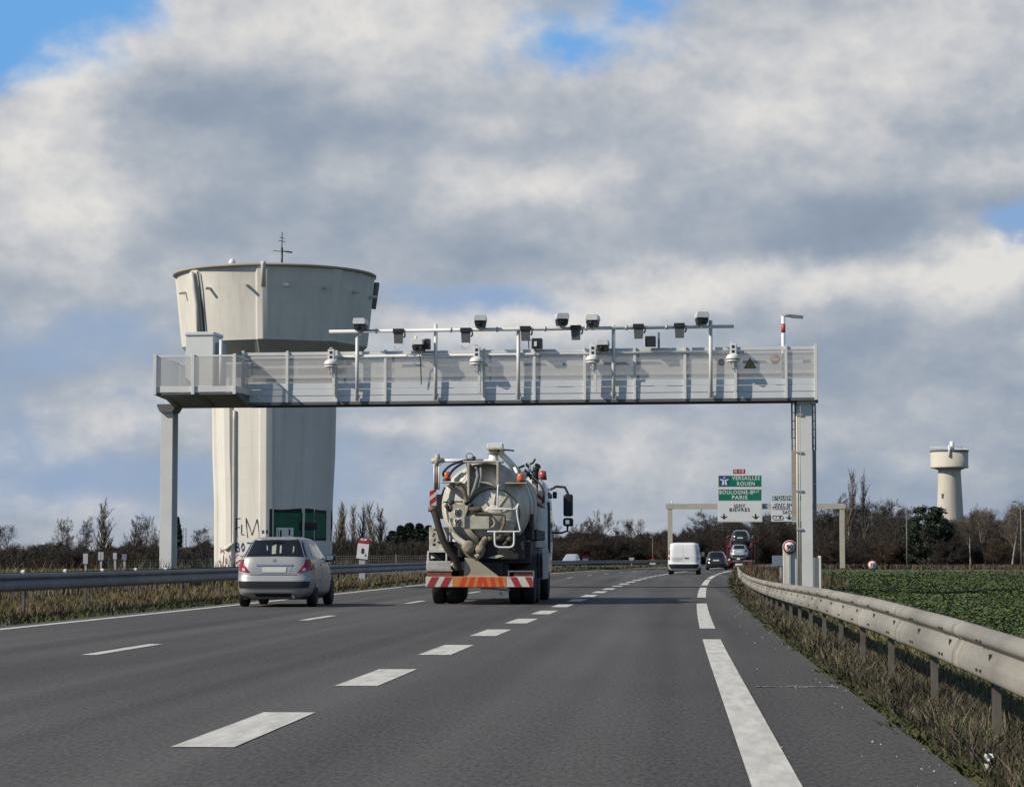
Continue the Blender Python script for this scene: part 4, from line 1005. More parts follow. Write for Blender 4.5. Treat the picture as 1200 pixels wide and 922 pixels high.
def silver_hatch():
    Y = 52.0; X = xat(320, Y)
    root = thing('hatchback', 'silver hatchback with red flame tail lights in the passing lane beside the dark guardrail', 'car', (X, Y, zr(Y)), R(.2))
    paint = mat('silver_car_paint', (.38, .385, .385), .44, .5, .03, 30, coat=.15)
    prof = [(.17, .60, .20, 3.80), (.22, .76, .10, 3.95), (.30, .83, .03, 4.0), (.42, .855, .0, 4.02), (.56, .865, .0, 4.02), (.63, .868, .05, 3.98), (.66, .868, .075, 3.95), (.74, .868, .085, 3.85), (.84, .862, .105, 3.55), (.92, .85, .13, 3.25),
            (1.0, .825, .16, 3.0), (1.06, .79, .20, 2.88), (1.2, .715, .31, 2.62), (1.34, .645, .43, 2.32), (1.41, .60, .48, 2.1), (1.45, .555, .52, 1.95), (1.475, .46, .60, 1.8), (1.488, .30, .75, 1.6)]
    b = Body(prof, 1.9, 7.5, 4.0)
    b.mesh('body', paint, root, [(.78, .31), (3.28, .31)], .345)
    MB().box((-.70, .25, .16), (.70, 3.8, .40)).build('underside', M_dark, root)
    MB().lathe([(0, -.7), (.15, -.7), (.15, .7), (0, .7)], (0, .78, .3), 'x', 10).build('axle', M_dark, root)
    for sx in (-1, 1):
        wheel(root, sx * .755, .78, .305, .2, sx); wheel(root, sx * .755, 3.28, .305, .2, sx)
    b.rear_patch('rear_window', [(-.555, 1.412), (.555, 1.412), (.70, 1.06), (-.70, 1.06)], M_glass, root, .007, 16, 8, (.025, .0, -.015, .0))
    # pale patches painted on the opaque glass for the brightness seen through it
    b.rear_patch('painted_glimpse', [(-.085, 1.29), (.005, 1.33), (.02, 1.13), (-.07, 1.12)], mat('painted_glimpse_tone', (.33, .37, .27), .5), root, .0085, 4, 4)
    b.rear_patch('painted_glimpse', [(.09, 1.31), (.13, 1.30), (.14, 1.14), (.10, 1.14)], MATS['painted_glimpse_tone'], root, .0085, 4, 4)
    b.rear_patch('painted_glimpse', [(.385, 1.30), (.41, 1.27), (.415, 1.17), (.39, 1.14)], MATS['painted_glimpse_tone'], root, .0085, 4, 4)
    b.rear_patch('painted_glimpse', [(-.21, 1.30), (-.195, 1.31), (-.165, 1.22), (-.185, 1.19)], MATS['painted_glimpse_tone'], root, .0085, 4, 4)
    sp = MB().grid(lambda u, v: ((u - .5) * 1.13, b.rear((u - .5) * 1.1, 1.445) - .09 * v + .03, 1.452 - .03 * v + .012 * (1 - (2 * u - 1) ** 2)), 12, 2); sp.build('spoiler', paint, root, solid=.02)
    MB().box((-.12, .40, 1.418), (.12, .425, 1.43)).build('brake_light', M_lens, root)
    for sx in (-1, 1):
        f = lambda q: [(sx * x, z) for x, z in q]
        q = [(.66, 1.0), (.835, 1.0), (.852, .80), (.545, .735)] if sx > 0 else None
        quad = [(.68, 1.005), (.822, .985), (.852, .79), (.52, .735)]
        if sx > 0: b.rear_patch('tail_light', quad, M_lens, root, .012, 10, 8, (.01, .0, .015, -.04))
        else: b.rear_patch('tail_light', [(-.822, .985), (-.68, 1.005), (-.52, .735), (-.852, .79)], M_lens, root, .012, 10, 8, (.01, -.04, .015, .0))
        b.rear_patch('tail_light_lens', [(sx * .685 - .03, .825), (sx * .685 + .03, .825), (sx * .665 + .035, .765), (sx * .665 - .035, .765)], M_lens2, root, .0135, 4, 4)
    b.rear_patch('plate_recess', [(-.40, .90), (.42, .90), (.36, .70), (-.34, .70)], mat('silver_shade_paint', (.40, .405, .41), .4, .5), root, .004, 10, 4)
    b.rear_patch('number_plate', [(-.255, .845), (.275, .845), (.275, .735), (-.255, .735)], M_plate, root, .016, 8, 3)
    b.rear_patch('tailgate_handle', [(-.40, .905), (.42, .905), (.40, .875), (-.38, .875)], mat('silver_trim', (.5, .5, .5), .25, .8), root, .02, 8, 2)
    b.rear_patch('badge', [(-.035, 1.02), (.035, 1.02), (.03, .965), (-.03, .965)], M_galdark, root, .012, 4, 3)
    b.rear_patch('bumper_strip', [(-.80, .545), (.80, .545), (.77, .405), (-.77, .405)], M_black, root, .014, 24, 4)
    b.rear_patch('bumper_vent', [(-.42, .285), (.42, .285), (.36, .215), (-.36, .215)], M_dark, root, .01, 12, 3)
    b.rear_patch('tailgate_seam', [(-.52, .685), (.52, .685), (.52, .675), (-.52, .675)], M_dark, root, .004, 12, 1)
    for sx in (-1, 1):
        b.side_patch('side_window', [(.80, 1.31), (1.5, 1.39), (1.5, 1.02), (.62, 1.06)], sx, M_glass, root, .006)
        b.side_patch('side_window', [(1.56, 1.392), (2.15, 1.35), (2.62, 1.0), (1.56, 1.015)], sx, M_glass, root, .006)
        b.side_patch('pillar_trim', [(1.5, 1.39), (1.56, 1.392), (1.56, 1.015), (1.5, 1.02)], sx, M_black, root, .005, 2, 4)
        b.side_patch('rub_strip', [(1.2, .60), (2.85, .60), (2.85, .53), (1.2, .53)], sx, mat('silver_shade_paint', (.4, .4, .4)), root, .012, 10, 2)
        b.side_patch('door_seam', [(1.52, 1.0), (1.535, 1.0), (1.535, .33), (1.52, .33)], sx, M_dark, root, .003, 1, 6)
        b.side_patch('door_handle', [(1.28, .90), (1.46, .905), (1.46, .87), (1.28, .865)], sx, paint, root, .03, 4, 2)
        m = MB(); m.lathe([(0, -.085), (.055, -.07), (.085, 0), (.06, .07), (0, .085)], (0, 0, 0), 'x', 14)
        mm = m.build('door_mirror', M_black if sx > 0 else paint, root, (sx * .93, 2.42, 1.04)); mm.scale = (1.35, .7, 1.0)
        MB().box((-.06, -.112, -.045), (.05, -.088, .05)).build('mirror_glass', mat('mirror_glass', (.75, .76, .77), .03, 1), mm)
        MB().tube([(-sx * .14, .03, -.08), (0, .0, -.04)], .03, 6).build('mirror_stalk', M_black, mm)
    MB().tube([(0, .75, 1.48), (0.0, .60, 1.66)], .008, 5).build('aerial', M_black, root)
    MB().tube([(.45, .12, .22), (.45, .02, .215)], .03, 8).build('exhaust', M_galdark, root)
    root.scale = (1.0, 1.0, 1.035)
    return root
silver_hatch()

def white_van():
    Y = 142.0; X = xat(801, Y)
    root = thing('van', 'plain white panel van with tall red tail lights driving in the nearside lane', 'van', (X, Y, zr(Y)), heading(Y))
    paint = mat('white_van_paint', (.80, .80, .79), .35, 0, .02, 2, coat=.6)
    prof = [(.24, .80, .12, 4.6), (.32, .90, .05, 4.75), (.5, .945, .0, 4.8), (.62, .95, .0, 4.8), (.66, .95, .06, 4.75), (1.0, .945, .07, 4.5), (1.15, .935, .08, 4.1), (1.5, .89, .11, 3.7), (1.75, .835, .15, 3.3), (1.83, .79, .19, 3.2), (1.87, .70, .3, 3.0), (1.885, .5, .5, 2.8)]
    b = Body(prof, 2.3, 9, 5); b.mesh('body', paint, root, [(.95, .33), (3.95, .33)], .37)
    MB().box((-.78, .25, .2), (.78, 4.4, .5)).build('underside', M_dark, root)
    for sx in (-1, 1):
        wheel(root, sx * .82, .95, .325, .22, sx); wheel(root, sx * .82, 3.95, .325, .22, sx)
        for q, m, nm in (([(.80, 1.70), (.865, 1.70), (.885, 1.56), (.81, 1.56)], M_lens, 'tail_light'), ([(.815, 1.50), (.90, 1.50), (.93, 1.16), (.815, 1.16)], M_lens, 'tail_light'), ([(.815, 1.15), (.93, 1.15), (.935, 1.04), (.815, 1.04)], M_lens2, 'tail_light_lens'),
                         ([(.815, 1.03), (.935, 1.03), (.94, .86), (.815, .86)], M_lens, 'tail_light')):
            if sx < 0: q = [(-q[1][0], q[1][1]), (-q[0][0], q[0][1]), (-q[3][0], q[3][1]), (-q[2][0], q[2][1])]
            b.rear_patch(nm, q, m, root, .02, 4, 4)
        b.side_patch('side_window', [(3.0, 1.68), (3.3, 1.62), (3.75, 1.15), (2.7, 1.15)], sx, M_glass, root)
        m = MB(); m.box((-.1, -.07, -.13), (.1, .07, .13)); m.build('door_mirror', M_black if sx < 0 else M_white, root, (sx * 1.05, 3.6, 1.2), bevel=.03)
    b.rear_patch('rear_bumper', [(-.90, .62), (.90, .62), (.88, .36), (-.88, .36)], M_black, root, .03, 16, 4)
    b.rear_patch('door_handle', [(.04, .985), (.30, .985), (.28, .93), (.06, .93)], M_black, root, .02, 4, 2)
    b.rear_patch('plate_recess', [(-.70, .965), (-.08, .965), (-.06, .92), (-.70, .92)], M_grey, root, .008, 6, 2)
    b.rear_patch('number_plate', [(-.64, .90), (-.16, .90), (-.16, .80), (-.64, .80)], M_plate, root, .012, 4, 2)
    b.rear_patch('door_seam', [(-.04, 1.78), (-.028, 1.78), (-.028, .66), (-.04, .66)], M_grey, root, .004, 1, 10)
    b.rear_patch('door_crease', [(-.74, 1.02), (.76, 1.02), (.76, 1.008), (-.74, 1.008)], M_grey, root, .003, 10, 1)
    return root
white_van()

def simple_car(label, paint, X, Y, z, rot, group=None, H=1.48, Wd=.88, L=4.4, wag=True, glass=M_glass, lights=True, name='car', k=1.0):
    root = thing(name, label, 'car', (X, Y, z), rot, group)
    h = H
    prof = [(.18, Wd * .8, .15, L - .2), (.3, Wd * .96, .03, L), (.55, Wd, .0, L), (.66, Wd, .05, L - .05), (.85, Wd * .985, .09, L - .5), (.98, Wd * .95, .14, L - 1.05), (1.05, Wd * .9, .2, L - 1.25),
            (h - .16, Wd * .74, .42 if wag else .9, L - 1.9), (h - .05, Wd * .66, .52 if wag else 1.1, L - 2.15), (h - .01, Wd * .52, .62 if wag else 1.2, L - 2.3), (h, Wd * .35, .8 if wag else 1.4, L - 2.5)]
    b = Body(prof, 2.0, 5, 4); b.mesh('body', paint, root, [(.8, .31), (L - .85, .31)], .35)
    MB().box((-Wd * .8, .3, .17), (Wd * .8, L - .3, .42)).build('underside', M_dark, root)
    for sx in (-1, 1):
        wheel(root, sx * (Wd - .11), .8, .31, .2, sx); wheel(root, sx * (Wd - .11), L - .85, .31, .2, sx)
        q = [(.60 * Wd, .98), (.86 * Wd, .97), (.93 * Wd, .76), (.62 * Wd, .76)]
        if sx < 0: q = [(-q[1][0], q[1][1]), (-q[0][0], q[0][1]), (-q[3][0], q[3][1]), (-q[2][0], q[2][1])]
        if lights: b.rear_patch('tail_light', q, M_lens, root, .012, 4, 4)
        b.side_patch('side_window', [(.95, h - .16), (L - 2.1, h - .14), (L - 1.55, 1.04), (.75, 1.06)], sx, glass, root)
        m = MB(); m.box((-.09, -.05, -.07), (.09, .05, .07)); m.build('door_mirror', M_black, root, (sx * (Wd + .06), L - 1.7, 1.06), bevel=.03)
    b.rear_patch('rear_window', [(-.58 * Wd, h - .11), (.58 * Wd, h - .11), (.78 * Wd, 1.06), (-.78 * Wd, 1.06)], glass, root, .008, 10, 6)
    b.rear_patch('number_plate', [(-.26, .86), (.26, .86), (.26, .75), (-.26, .75)], M_plate, root, .014, 4, 2)
    b.rear_patch('bumper_strip', [(-.85 * Wd, .46), (.85 * Wd, .46), (.8 * Wd, .30), (-.8 * Wd, .30)], M_black, root, .014, 10, 3)
    return root
darkpaint = mat('dark_blue_car_paint', (.022, .025, .032), .25, .3, coat=1.0)
Y = 205.0; simple_car('dark estate car driving close ahead of the white van', darkpaint, xat(839, Y), Y, zr(Y), heading(Y), H=1.56, Wd=.9)
Y = 266.0; simple_car('pale oncoming car passing on the opposite carriageway behind the dark guardrail', mat('pale_car_paint', (.5, .55, .54), .3, .3, coat=1.0), xat(672, Y), Y, zr(Y), PI + heading(Y))

def transporter():
    Y = 224.0; X = xat(866, Y); z = zr(Y); a = heading(Y)
    root = thing('car_transporter', 'red two deck car transporter carrying cars at the road bend under the trees', 'lorry', (X, Y, z), a)
    red = mat('transporter_red', (.11, .010, .011), .5, 0, .2, 2)
    b = MB(); b.box((-1.2, .1, .62), (1.2, 9.5, .80)); b.build('lower_deck', M_galdark, root, bevel=.01)
    b = MB()
    b.prism([(1.6, 1.95), (8.8, 2.35), (8.8, 2.47), (1.6, 2.07)], -1.15, 1.15, 0, 'x'); b.build('upper_deck', red, root)
    for sx in (-1, 1):
        for yy, h in ((1.75, 2.75), (5.2, 2.9), (8.6, 3.0)):
            MB().box((sx * 1.2 - .045, yy - .06, .8005), (sx * 1.2 + .045, yy + .06, h)).build('pillar', red, root)
        MB().tube([(sx * 1.15, 1.4, 2.95), (sx * 1.15, 8.8, 3.2)], .03, 6).build('hand_rail', M_gal, root)
        b = MB(); b.prism([(.5, .801), (3.2, 2.0), (3.2, 1.92), (.65, .801)], sx * 1.13 - .03, sx * 1.13 + .03, 0, 'x'); b.build('brace', red, root)
        for yy in (1.4, 2.6, 3.8): wheel(root, sx * 1.02, yy, .42, .3, sx)
        b = MB(); b.box((sx * 1.0 - .17, -.03, .36), (sx * 1.0 + .17, .08, .6)); b.build('tail_light', M_lens, root)
    b = MB(); b.box((-1.22, .0, .55), (1.22, .099, .7)); b.build('rear_beam', red, root)
    b = MB(); b.box((-.35, -.04, .33), (.35, .05, .50)); b.build('rear_plate', M_white, root)
    b = MB(); b.box((-1.0, -.05, .8), (-.82, .05, .95)); b.box((-.2, -.04, .86), (.1, .05, 1.02)); b.build('marker_lamp', mat('marker_lamp_white', (.85, .83, .75), .2), root)
    b = MB(); b.box((-.6, .3, .35), (.6, 9.4, .61)); b.build('chassis', M_dark, root)
    c = Body([(.5, 1.2, 9.7, 12), (1.0, 1.24, 9.6, 12.1), (2.2, 1.24, 9.6, 12), (2.9, 1.15, 9.7, 11.5), (3.0, 1.0, 9.9, 11.2)], 10.8, 8, 8); c.mesh('cab', darkpaint, root)
    for sx in (-1, 1): wheel(root, sx * 1.05, 11.2, .48, .3, sx)
    M = Matrix.Translation((X, Y, z)) @ Matrix.Rotation(a, 4, 'Z')
    q = M @ Vector((-.02, .35, .802)); simple_car('silver grey car riding on the low rear deck of the red transporter', mat('silver_cargo_paint', (.55, .56, .57), .3, .6, coat=1.0), q.x, q.y, q.z, a, H=1.5, Wd=.86, L=4.1)
    q = M @ Vector((.05, 1.9, 2.10)); o = simple_car('dark car riding on the upper deck of the red transporter', darkpaint, q.x, q.y, q.z, a, H=1.45, Wd=.86, L=4.2); o.rotation_euler.x = R(3.2)
transporter()

# ------------------------------------------------------------------ the vacuum tanker
def tanker():
    Y = 54.9; X = xat(562, Y)
    root = thing('tanker_lorry', 'grimy cream vacuum tanker lorry with striped rear bumper and suction boom', 'lorry', (X, Y, zr(Y)), R(-.3))
    T = lambda a, b, y=0.0: ((a - 344) / 213.7, y, (871 - b) / 213.7)          # 4.19x enlargement of the photograph -> metres
    M_cream = mat('grimy_cream_paint', (.36, .325, .25), .6, 0, .10, 2.2, col2=(.60, .57, .48), detail=10)
    M_tank = mat('cream_tank_paint', (.38, .345, .27), .5, 0, .14, 1.9, col2=(.67, .64, .555), detail=10, coat=.1, stretch=(1.3, 1, .5))
    M_dirt = mat('muddy_steel', (.06, .046, .034), .8, 0, .4, 5, col2=(.17, .135, .10))
    M_hose = mat('brown_suction_hose', (.035, .027, .022), .8, 0, .35, 7, bump=.2, bscale=30)
    M_chas = mat('chassis_black', (.025, .024, .023), .75, 0, .3, 4)
    M_rust = mat('rusty_pipe', (.20, .11, .05), .8, 0, .3, 6, col2=(.36, .3, .22))
    M_orange = mat('orange_beacon', (.75, .14, .01), .2, 0, coat=.8, spec=.6)
    M_stw = mat('reflective_white', (.62, .60, .54), .5, 0, .08, 9); M_str = mat('reflective_red', (.40, .03, .035), .5, 0, .08, 9)
    M_sto = mat('fluorescent_red', (.66, .055, .02), .5); M_sty = mat('fluorescent_yellow', (.60, .22, .04), .5, 0, .2, 8)
    # bumper with stripes
    x0, x1, z0, z1 = -1.245, 1.235, .405, .645
    MB().box((x0, .0, z0), (x1, .09, z1)).build('bumper', M_stw, root, bevel=.008)
    def stripe(a, w, sl, m, lo, hi, name):
        """slanted band clipped to [lo, hi]"""
        p = [(a, z0 + .006), (a + w, z0 + .006), (a + w + sl, z1 - .006), (a + sl, z1 - .006)]
        c = []
        for (xa, za), (xb, zb_) in zip(p, p[1:] + p[:1]):
            for lim, sg in ((lo, 1), (hi, -1)): pass
            c.append((min(hi, max(lo, xa)), za))
        if max(q[0] for q in c) - min(q[0] for q in c) > .02: MB().prism(c, -.008, -.0012).build(name, m, root)
    for k in range(2): stripe(x0 + .02 + k * .31, .16, .12, M_str, x0, -.62, 'red_stripe')
    MB().box((-.625, -.006, z0 + .004), (.615, -.0011, z1 - .004)).build('warning_band', M_sty, root)
    for k in range(3): stripe(-.47 + k * .20, .11, .08 - .02 * k, M_sto, -.62, .62, 'orange_stripe')
    for k in range(3): stripe(.10 + k * .18, .10, -.05, M_sto, -.62, .615, 'orange_stripe')
    for k in range(2): stripe(.82 + k * .34, .15, -.12, M_str, .62, x1, 'red_stripe')
    # tank
    tx, tz, tr = .10, 2.27, 1.01
    ty0 = .45
    prof = [(.02, ty0 - .30), (.35, ty0 - .275), (.62, ty0 - .21), (.84, ty0 - .11), (.97, ty0 + .03), (1.01, ty0 + .14), (1.01, 5.2), (.9, 5.38), (.5, 5.5), (.02, 5.52)]
    MB().lathe([(r * tr / 1.01, y) for r, y in prof], (tx, 0, tz), 'y', 64).build('tank', M_tank, root)
    for yy in (.66, 2.2, 3.8): MB().lathe([(tr + .002, yy - .04), (tr + .03, yy - .03), (tr + .03, yy + .03), (tr + .002, yy + .04)], (tx, 0, tz), 'y', 64).build('tank_band', M_cream, root)
    # rear hatch with ribs
    hx, hz, hr = .31, 2.06, .585
    h = MB(); h.lathe([(.0, .10), (hr, .10), (hr + .02, .12), (hr + .02, .30), (hr, .42)], (hx, 0, hz), 'y', 56); h.build('hatch', M_tank, root)
    h = MB(); h.lathe([(hr - .0, .085), (hr + .035, .09), (hr + .035, .16), (hr, .17)], (hx, 0, hz), 'y', 56, caps=False); h.build('hatch_ring', M_dirt, root)
    for a in (20, 55, 85, 118, 160, 205, 250, 300, 340):
        c, s_ = math.cos(R(a)), math.sin(R(a)); d = MB()
        p0, p1 = Vector((hx + .24 * c, .094, hz + .24 * s_)), Vector((hx + (hr - .02) * c, .094, hz + (hr - .02) * s_))
        d.tube([p0, p1], .016, 6); d.build('hatch_rib', M_tank, root)
    MB().lathe([(0, .075), (.19, .08), (.22, .09), (.22, .1)], (hx, 0, hz), 'y', 28).build('hatch_hub', M_tank, root)
    # upright fins above the hatch and the dark saddle between them
    for a, zl, zh in ((288, 365, 178), (433, 290, 168)):
        xa, _, zz1 = T(a, zh); _, _, zz0 = T(a, zl)
        MB().box((xa - .025, -.02, zz0), (xa + .025, .75, zz1)).build('fin', M_cream, root, bevel=.006)
    MB().box((T(262, 0)[0], .02, T(0, 172)[2]), (T(455, 0)[0], .55, T(0, 164)[2])).build('saddle_plate', M_cream, root, bevel=.005)
    g = MB(); pts = [T(318, 185, .14), T(335, 240, .05), T(320, 300, .0), T(300, 345, .03)]; g.tube(pts, .045, 8); pts = [T(345, 182, .14), T(352, 240, .05), T(338, 300, .0)]; g.tube(pts, .03, 8); g.build('hose', mat('grey_hose', (.22, .22, .21), .7), root)
    b = MB(); b.prism([(T(335, 268)[0], T(335, 268)[2]), (T(385, 268)[0], T(0, 268)[2]), (T(420, 285)[0], T(0, 288)[2]), (T(372, 276)[0], T(0, 276)[2])], -.06, .18); b.build('deflector', M_cream, root)
    # shelves and beacons
    for xa, xb, zc, bx, bz in ((152, 250, 267, 180, 236), (470, 578, 272, 545, 246)):
        a, c = T(xa, zc), T(xb, zc)
        MB().box((a[0], .0, a[2] - .025), (c[0], .6, a[2])).build('lamp_shelf', M_cream, root, bevel=.005)
        q = T(bx, bz)
        l = MB(); l.lathe([(0, -.09), (.085, -.09), (.09, -.05), (.085, .05), (.06, .09), (0, .10)], (q[0], .1, q[2]), 'z', 16); l.build('beacon', M_orange, root)
        MB().lathe([(.095, -.128), (.1, -.09), (.05, -.09)], (q[0], .1, q[2]), 'z', 16).build('beacon_base', M_black, root)
    # boom on the top
    q0, q1 = T(363, 92), T(440, 68)
    MB().box((q0[0], 1.0, q0[2]), (q1[0], 1.42, q1[2])).build('boom_head', M_white, root, bevel=.012)
    MB().box((T(363, 0)[0] - .02, .98, q0[2] - .03), (T(440, 0)[0] + .02, 1.44, q0[2] - .001)).build('boom_flange', M_cream, root)
    MB().lathe([(.13, T(0, 122)[2]), (.13, q0[2] - .0301)], (T(395, 0)[0], 1.2, 0), 'z', 16).build('boom_turret', M_rust, root)
    c = MB(); c.lathe([(.19, T(0, 172)[2]), (.12, T(0, 150)[2]), (.10, T(0, 123)[2])], (T(392, 0)[0], 1.2, 0), 'z', 16)
    c.tube([T(330, 162, 1.15), T(372, 155, 1.2), T(385, 128, 1.2)], .05, 8); c.build('boom_post', M_white, root)
    c = MB(); c.box((T(425, 0)[0], 1.05, T(0, 125)[2]), (T(440, 0)[0] + .02, 1.35, q0[2] - .031)); c.build('boom_clevis', M_cream, root)
    c = MB(); c.tube([T(418, 108, 1.2), T(470, 160, 1.4), T(500, 200, 1.7), T(520, 215, 3.2)], [.07, .075, .085, .085], 10); c.build('boom_arm', M_white, root)
    MB().tube([T(440, 100, 1.2), T(470, 101, 1.2), T(496, 104, 1.2)], .022, 8).build('boom_spar', M_galdark, root)
    # messy valves, hoses and a cage on the far shoulder of the tank
    rs = random.Random(5); w = MB()
    for k in range(9):
        a = (rs.uniform(485, 575), rs.uniform(165, 232)); b2 = (a[0] + rs.uniform(-45, 45), a[1] + rs.uniform(-28, 30))
        yy = rs.uniform(1.5, 2.6); w.tube([T(*a, yy), T((a[0] + b2[0]) / 2 + rs.uniform(-8, 8), (a[1] + b2[1]) / 2, yy), T(*b2, yy + rs.uniform(-.4, .4))], rs.uniform(.012, .03), 6)
    w.build('valve_pipework', M_chas, root)
    w = MB(); w.tube([T(535, 165, 2), T(552, 158, 2), T(566, 170, 2), T(568, 200, 2), T(548, 215, 2)], .018, 6); w.tube([T(520, 178, 2.1), T(548, 172, 2.1), T(570, 182, 2.1)], .018, 6); w.build('hose_cage', M_gal, root)
    MB().box((T(532, 0)[0], 1.9, T(0, 205)[2]), (T(560, 0)[0], 2.3, T(0, 184)[2])).build('valve_box', mat('pale_blue_box', (.45, .52, .55), .4), root, bevel=.01)
    w = MB(); w.tube([T(498, 190, 1.2), T(512, 215, 1.1), T(505, 240, 1.0)], .04, 8); w.build('valve_neck', M_white, root)
    def hose(pts, r, m=M_chas, name='hose', n=8):
        P_ = [Vector(T(*p)) for p in pts]; out = []
        for i in range(len(P_) - 1):
            p0, p1, p2, p3 = P_[max(0, i - 1)], P_[i], P_[i + 1], P_[min(len(P_) - 1, i + 2)]
            for k in range(6):
                t = k / 6; out.append(.5 * ((2 * p1) + (p2 - p0) * t + (2 * p0 - 5 * p1 + 4 * p2 - p3) * t * t + (3 * p1 - p0 - 3 * p2 + p3) * t ** 3))
        out.append(P_[-1]); return MB().tube(out, r, n).build(name, m, root)
    hose([(302, 155, .35), (260, 163, .2), (200, 185, .1), (165, 218, .05), (163, 240, .05)], .028)
    hose([(302, 158, .3), (262, 172, .15), (215, 205, .05), (190, 240, .02)], .03)
    hose([(285, 160, .3), (270, 135, .3), (288, 124, .3), (308, 138, .3), (305, 155, .3)], .012, M_galdark)
    hose([(318, 152, .3), (306, 150, .3), (300, 160, .3)], .05, M_black)
    hose([(275, 175, .2), (278, 225, .1), (262, 262, .05), (225, 280, .0)], .009, M_grey)
    hose([(215, 285, .1), (250, 300, .05), (272, 330, .0), (280, 372, -.05)], .05, M_dirt)
    hose([(262, 290, .08), (280, 330, .03), (292, 372, 0)], .02, M_chas)
    hose([(545, 200, 1.6), (590, 235, 1.3), (632, 280, 1.1), (648, 330, 1.0), (640, 372, 1.0)], .024)
    hose([(560, 215, 1.6), (580, 240, 1.4), (612, 285, 1.2)], .02)
    # mast and top pipe
    c = MB(); c.tube([T(127, 305, .2), T(127, 178, .2)], .06, 10); c.build('mast_tube', M_rust, root)
    for dx in (-.058, .056): MB().tube([(T(128, 0)[0] + dx, .15, T(0, 305)[2]), (T(128, 0)[0] + dx, .15, T(0, 178)[2])], .017, 6).build('mast_stay', M_white, root)
    c = MB(); c.tube([T(130, 184, .2), T(130, 150, .2), T(130, 128, .2)], [.08, .07, .05], 10); c.tube([T(100, 161, .2), T(160, 161, .2)], .062, 10); c.build('mast_cross', M_cream, root)
    c = MB(); c.tube([T(158, 162, .2), T(250, 162, .3), T(352, 160, .5)], .042, 10); c.build('top_pipe', M_white, root)
    # striped side boards
    def board(a, b, z_, y, flip):
        q = MB(); xa, xb = T(a, 0)[0], T(b, 0)[0]; za, zb_ = T(0, z_[0])[2], T(0, z_[1])[2]
        o = MB().box((xa, y, za), (xb, y + .02, zb_)).build('hazard_board', M_stw, root)
        w = xb - xa; n = 0
        for k in (0, 1):
            zz = za + (zb_ - za) * (.14 + .5 * k); hh = (zb_ - za) * .24; sl = w * .75 * (-1 if flip else 1)
            l, r = (zz, zz + sl)
            p = [(xa + .003, max(za, min(zb_, l))), (xb - .003, max(za, min(zb_, r))), (xb - .003, max(za, min(zb_, r + hh))), (xa + .003, max(za, min(zb_, l + hh)))]
            MB().prism(p, y - .006, y - .0012).build('stripe', M_str, o)
    board(90, 124, (395, 302), .25, False); board(605, 646, (392, 303), 1.6, True)
    # suction hose over the corner and the sump
    hose([(112, 398, .1), (128, 440, .0), (146, 500, -.05), (168, 560, -.08), (196, 610, -.08), (225, 650, -.05), (240, 700, .02)], .082, M_hose, 'suction_hose', 12)
    MB().lathe([(.09, -.06), (.12, -.06), (.12, .06), (.09, .06)], Vector(T(112, 402, .1)), 'z', 16).build('hose_clamp', M_dirt, root)
    hose([(98, 388, .1), (120, 388, .1), (142, 384, .1)], .02, M_chas)
    hose([(200, 515, .1), (235, 548, .05), (275, 575, .0), (300, 585, .0)], .075, M_cream, 'outlet_pipe', 12)
    MB().lathe([(0, -.10), (.12, -.10), (.15, -.06), (.15, .05), (.1, .1)], Vector(T(290, 588, .0)), 'y', 20).build('outlet_valve', mat('muddy_cream', (.13, .10, .07), .8, 0, .35, 5, col2=(.34, .29, .21)), root)
    hose([(375, 540, .1), (352, 585, .05), (350, 620, .0), (325, 640, -.02)], .075, MATS['muddy_cream'], 'outlet_pipe', 12)
    MB().lathe([(0, -.08), (.11, -.08), (.12, .03), (.0, .05)], Vector(T(348, 600, -.03)), 'y', 18).build('outlet_flange', MATS['muddy_cream'], root)
    hose([(232, 560, .2), (280, 610, .15), (335, 645, .1)], .11, MATS['muddy_cream'], 'sump', 12)
    # shadowed machinery behind
    b = MB(); b.box((-.95, .35, .95), (1.15, 5.0, 1.45)); b.box((-.5, .2, .62), (.52, 7.6, .98)); b.build('chassis', M_chas, root, bevel=.02)
    rs = random.Random(9); w = MB()
    for k in range(22):
        a = (rs.uniform(330, 545), rs.uniform(505, 600)); r_ = rs.uniform(.02, .06); yy = rs.uniform(.1, .3)
        w.tube([T(*a, yy), T(a[0] + rs.uniform(-40, 40), a[1] + rs.uniform(-25, 25), yy)], r_, 7)
    w.build('pump_pipework', M_dirt, root)
    w = MB()
    for a, b2, r_ in ((440, 540, .07), (488, 548, .065), (505, 575, .05), (398, 545, .07)): w.lathe([(0, -.08), (r_, -.08), (r_ * 1.1, 0), (r_, .06), (0, .06)], Vector(T(a, b2, .12)), 'y', 12)
    w.build('pump_valves', mat('pale_valve', (.16, .135, .10), .7, 0, .3, 6), root)
    b = MB(); b.box((T(335, 0)[0], .14, T(0, 650)[2]), (T(565, 0)[0], .36, T(0, 528)[2])); b.box((T(232, 0)[0], .2, T(0, 640)[2]), (T(336, 0)[0], .37, T(0, 560)[2])); b.build('pump_shadow_block', M_chas, root, bevel=.03)  # black blocks standing in for the shadow around the pump machinery
    # pipes over the hatch
    hose([(290, 418, -.02), (360, 425, -.05), (430, 428, -.05), (462, 432, -.04), (468, 470, -.03), (440, 520, .0)], .034, M_dirt)
    hose([(290, 400, 0), (320, 405, -.04), (352, 402, -.02)], .07, M_dirt, 'valve_body', 12)
    hose([(165, 368, -.02), (215, 366, -.05), (262, 366, -.04)], .018, M_chas)
    w = MB()
    for a, b2, r_ in ((205, 372, .07), (218, 390, .09), (186, 392, .05), (195, 408, .045), (282, 372, .06), (300, 385, .06)): w.lathe([(0, -.06), (r_, -.05), (r_, .06), (0, .08)], Vector(T(a, b2, -.02)), 'y', 12)
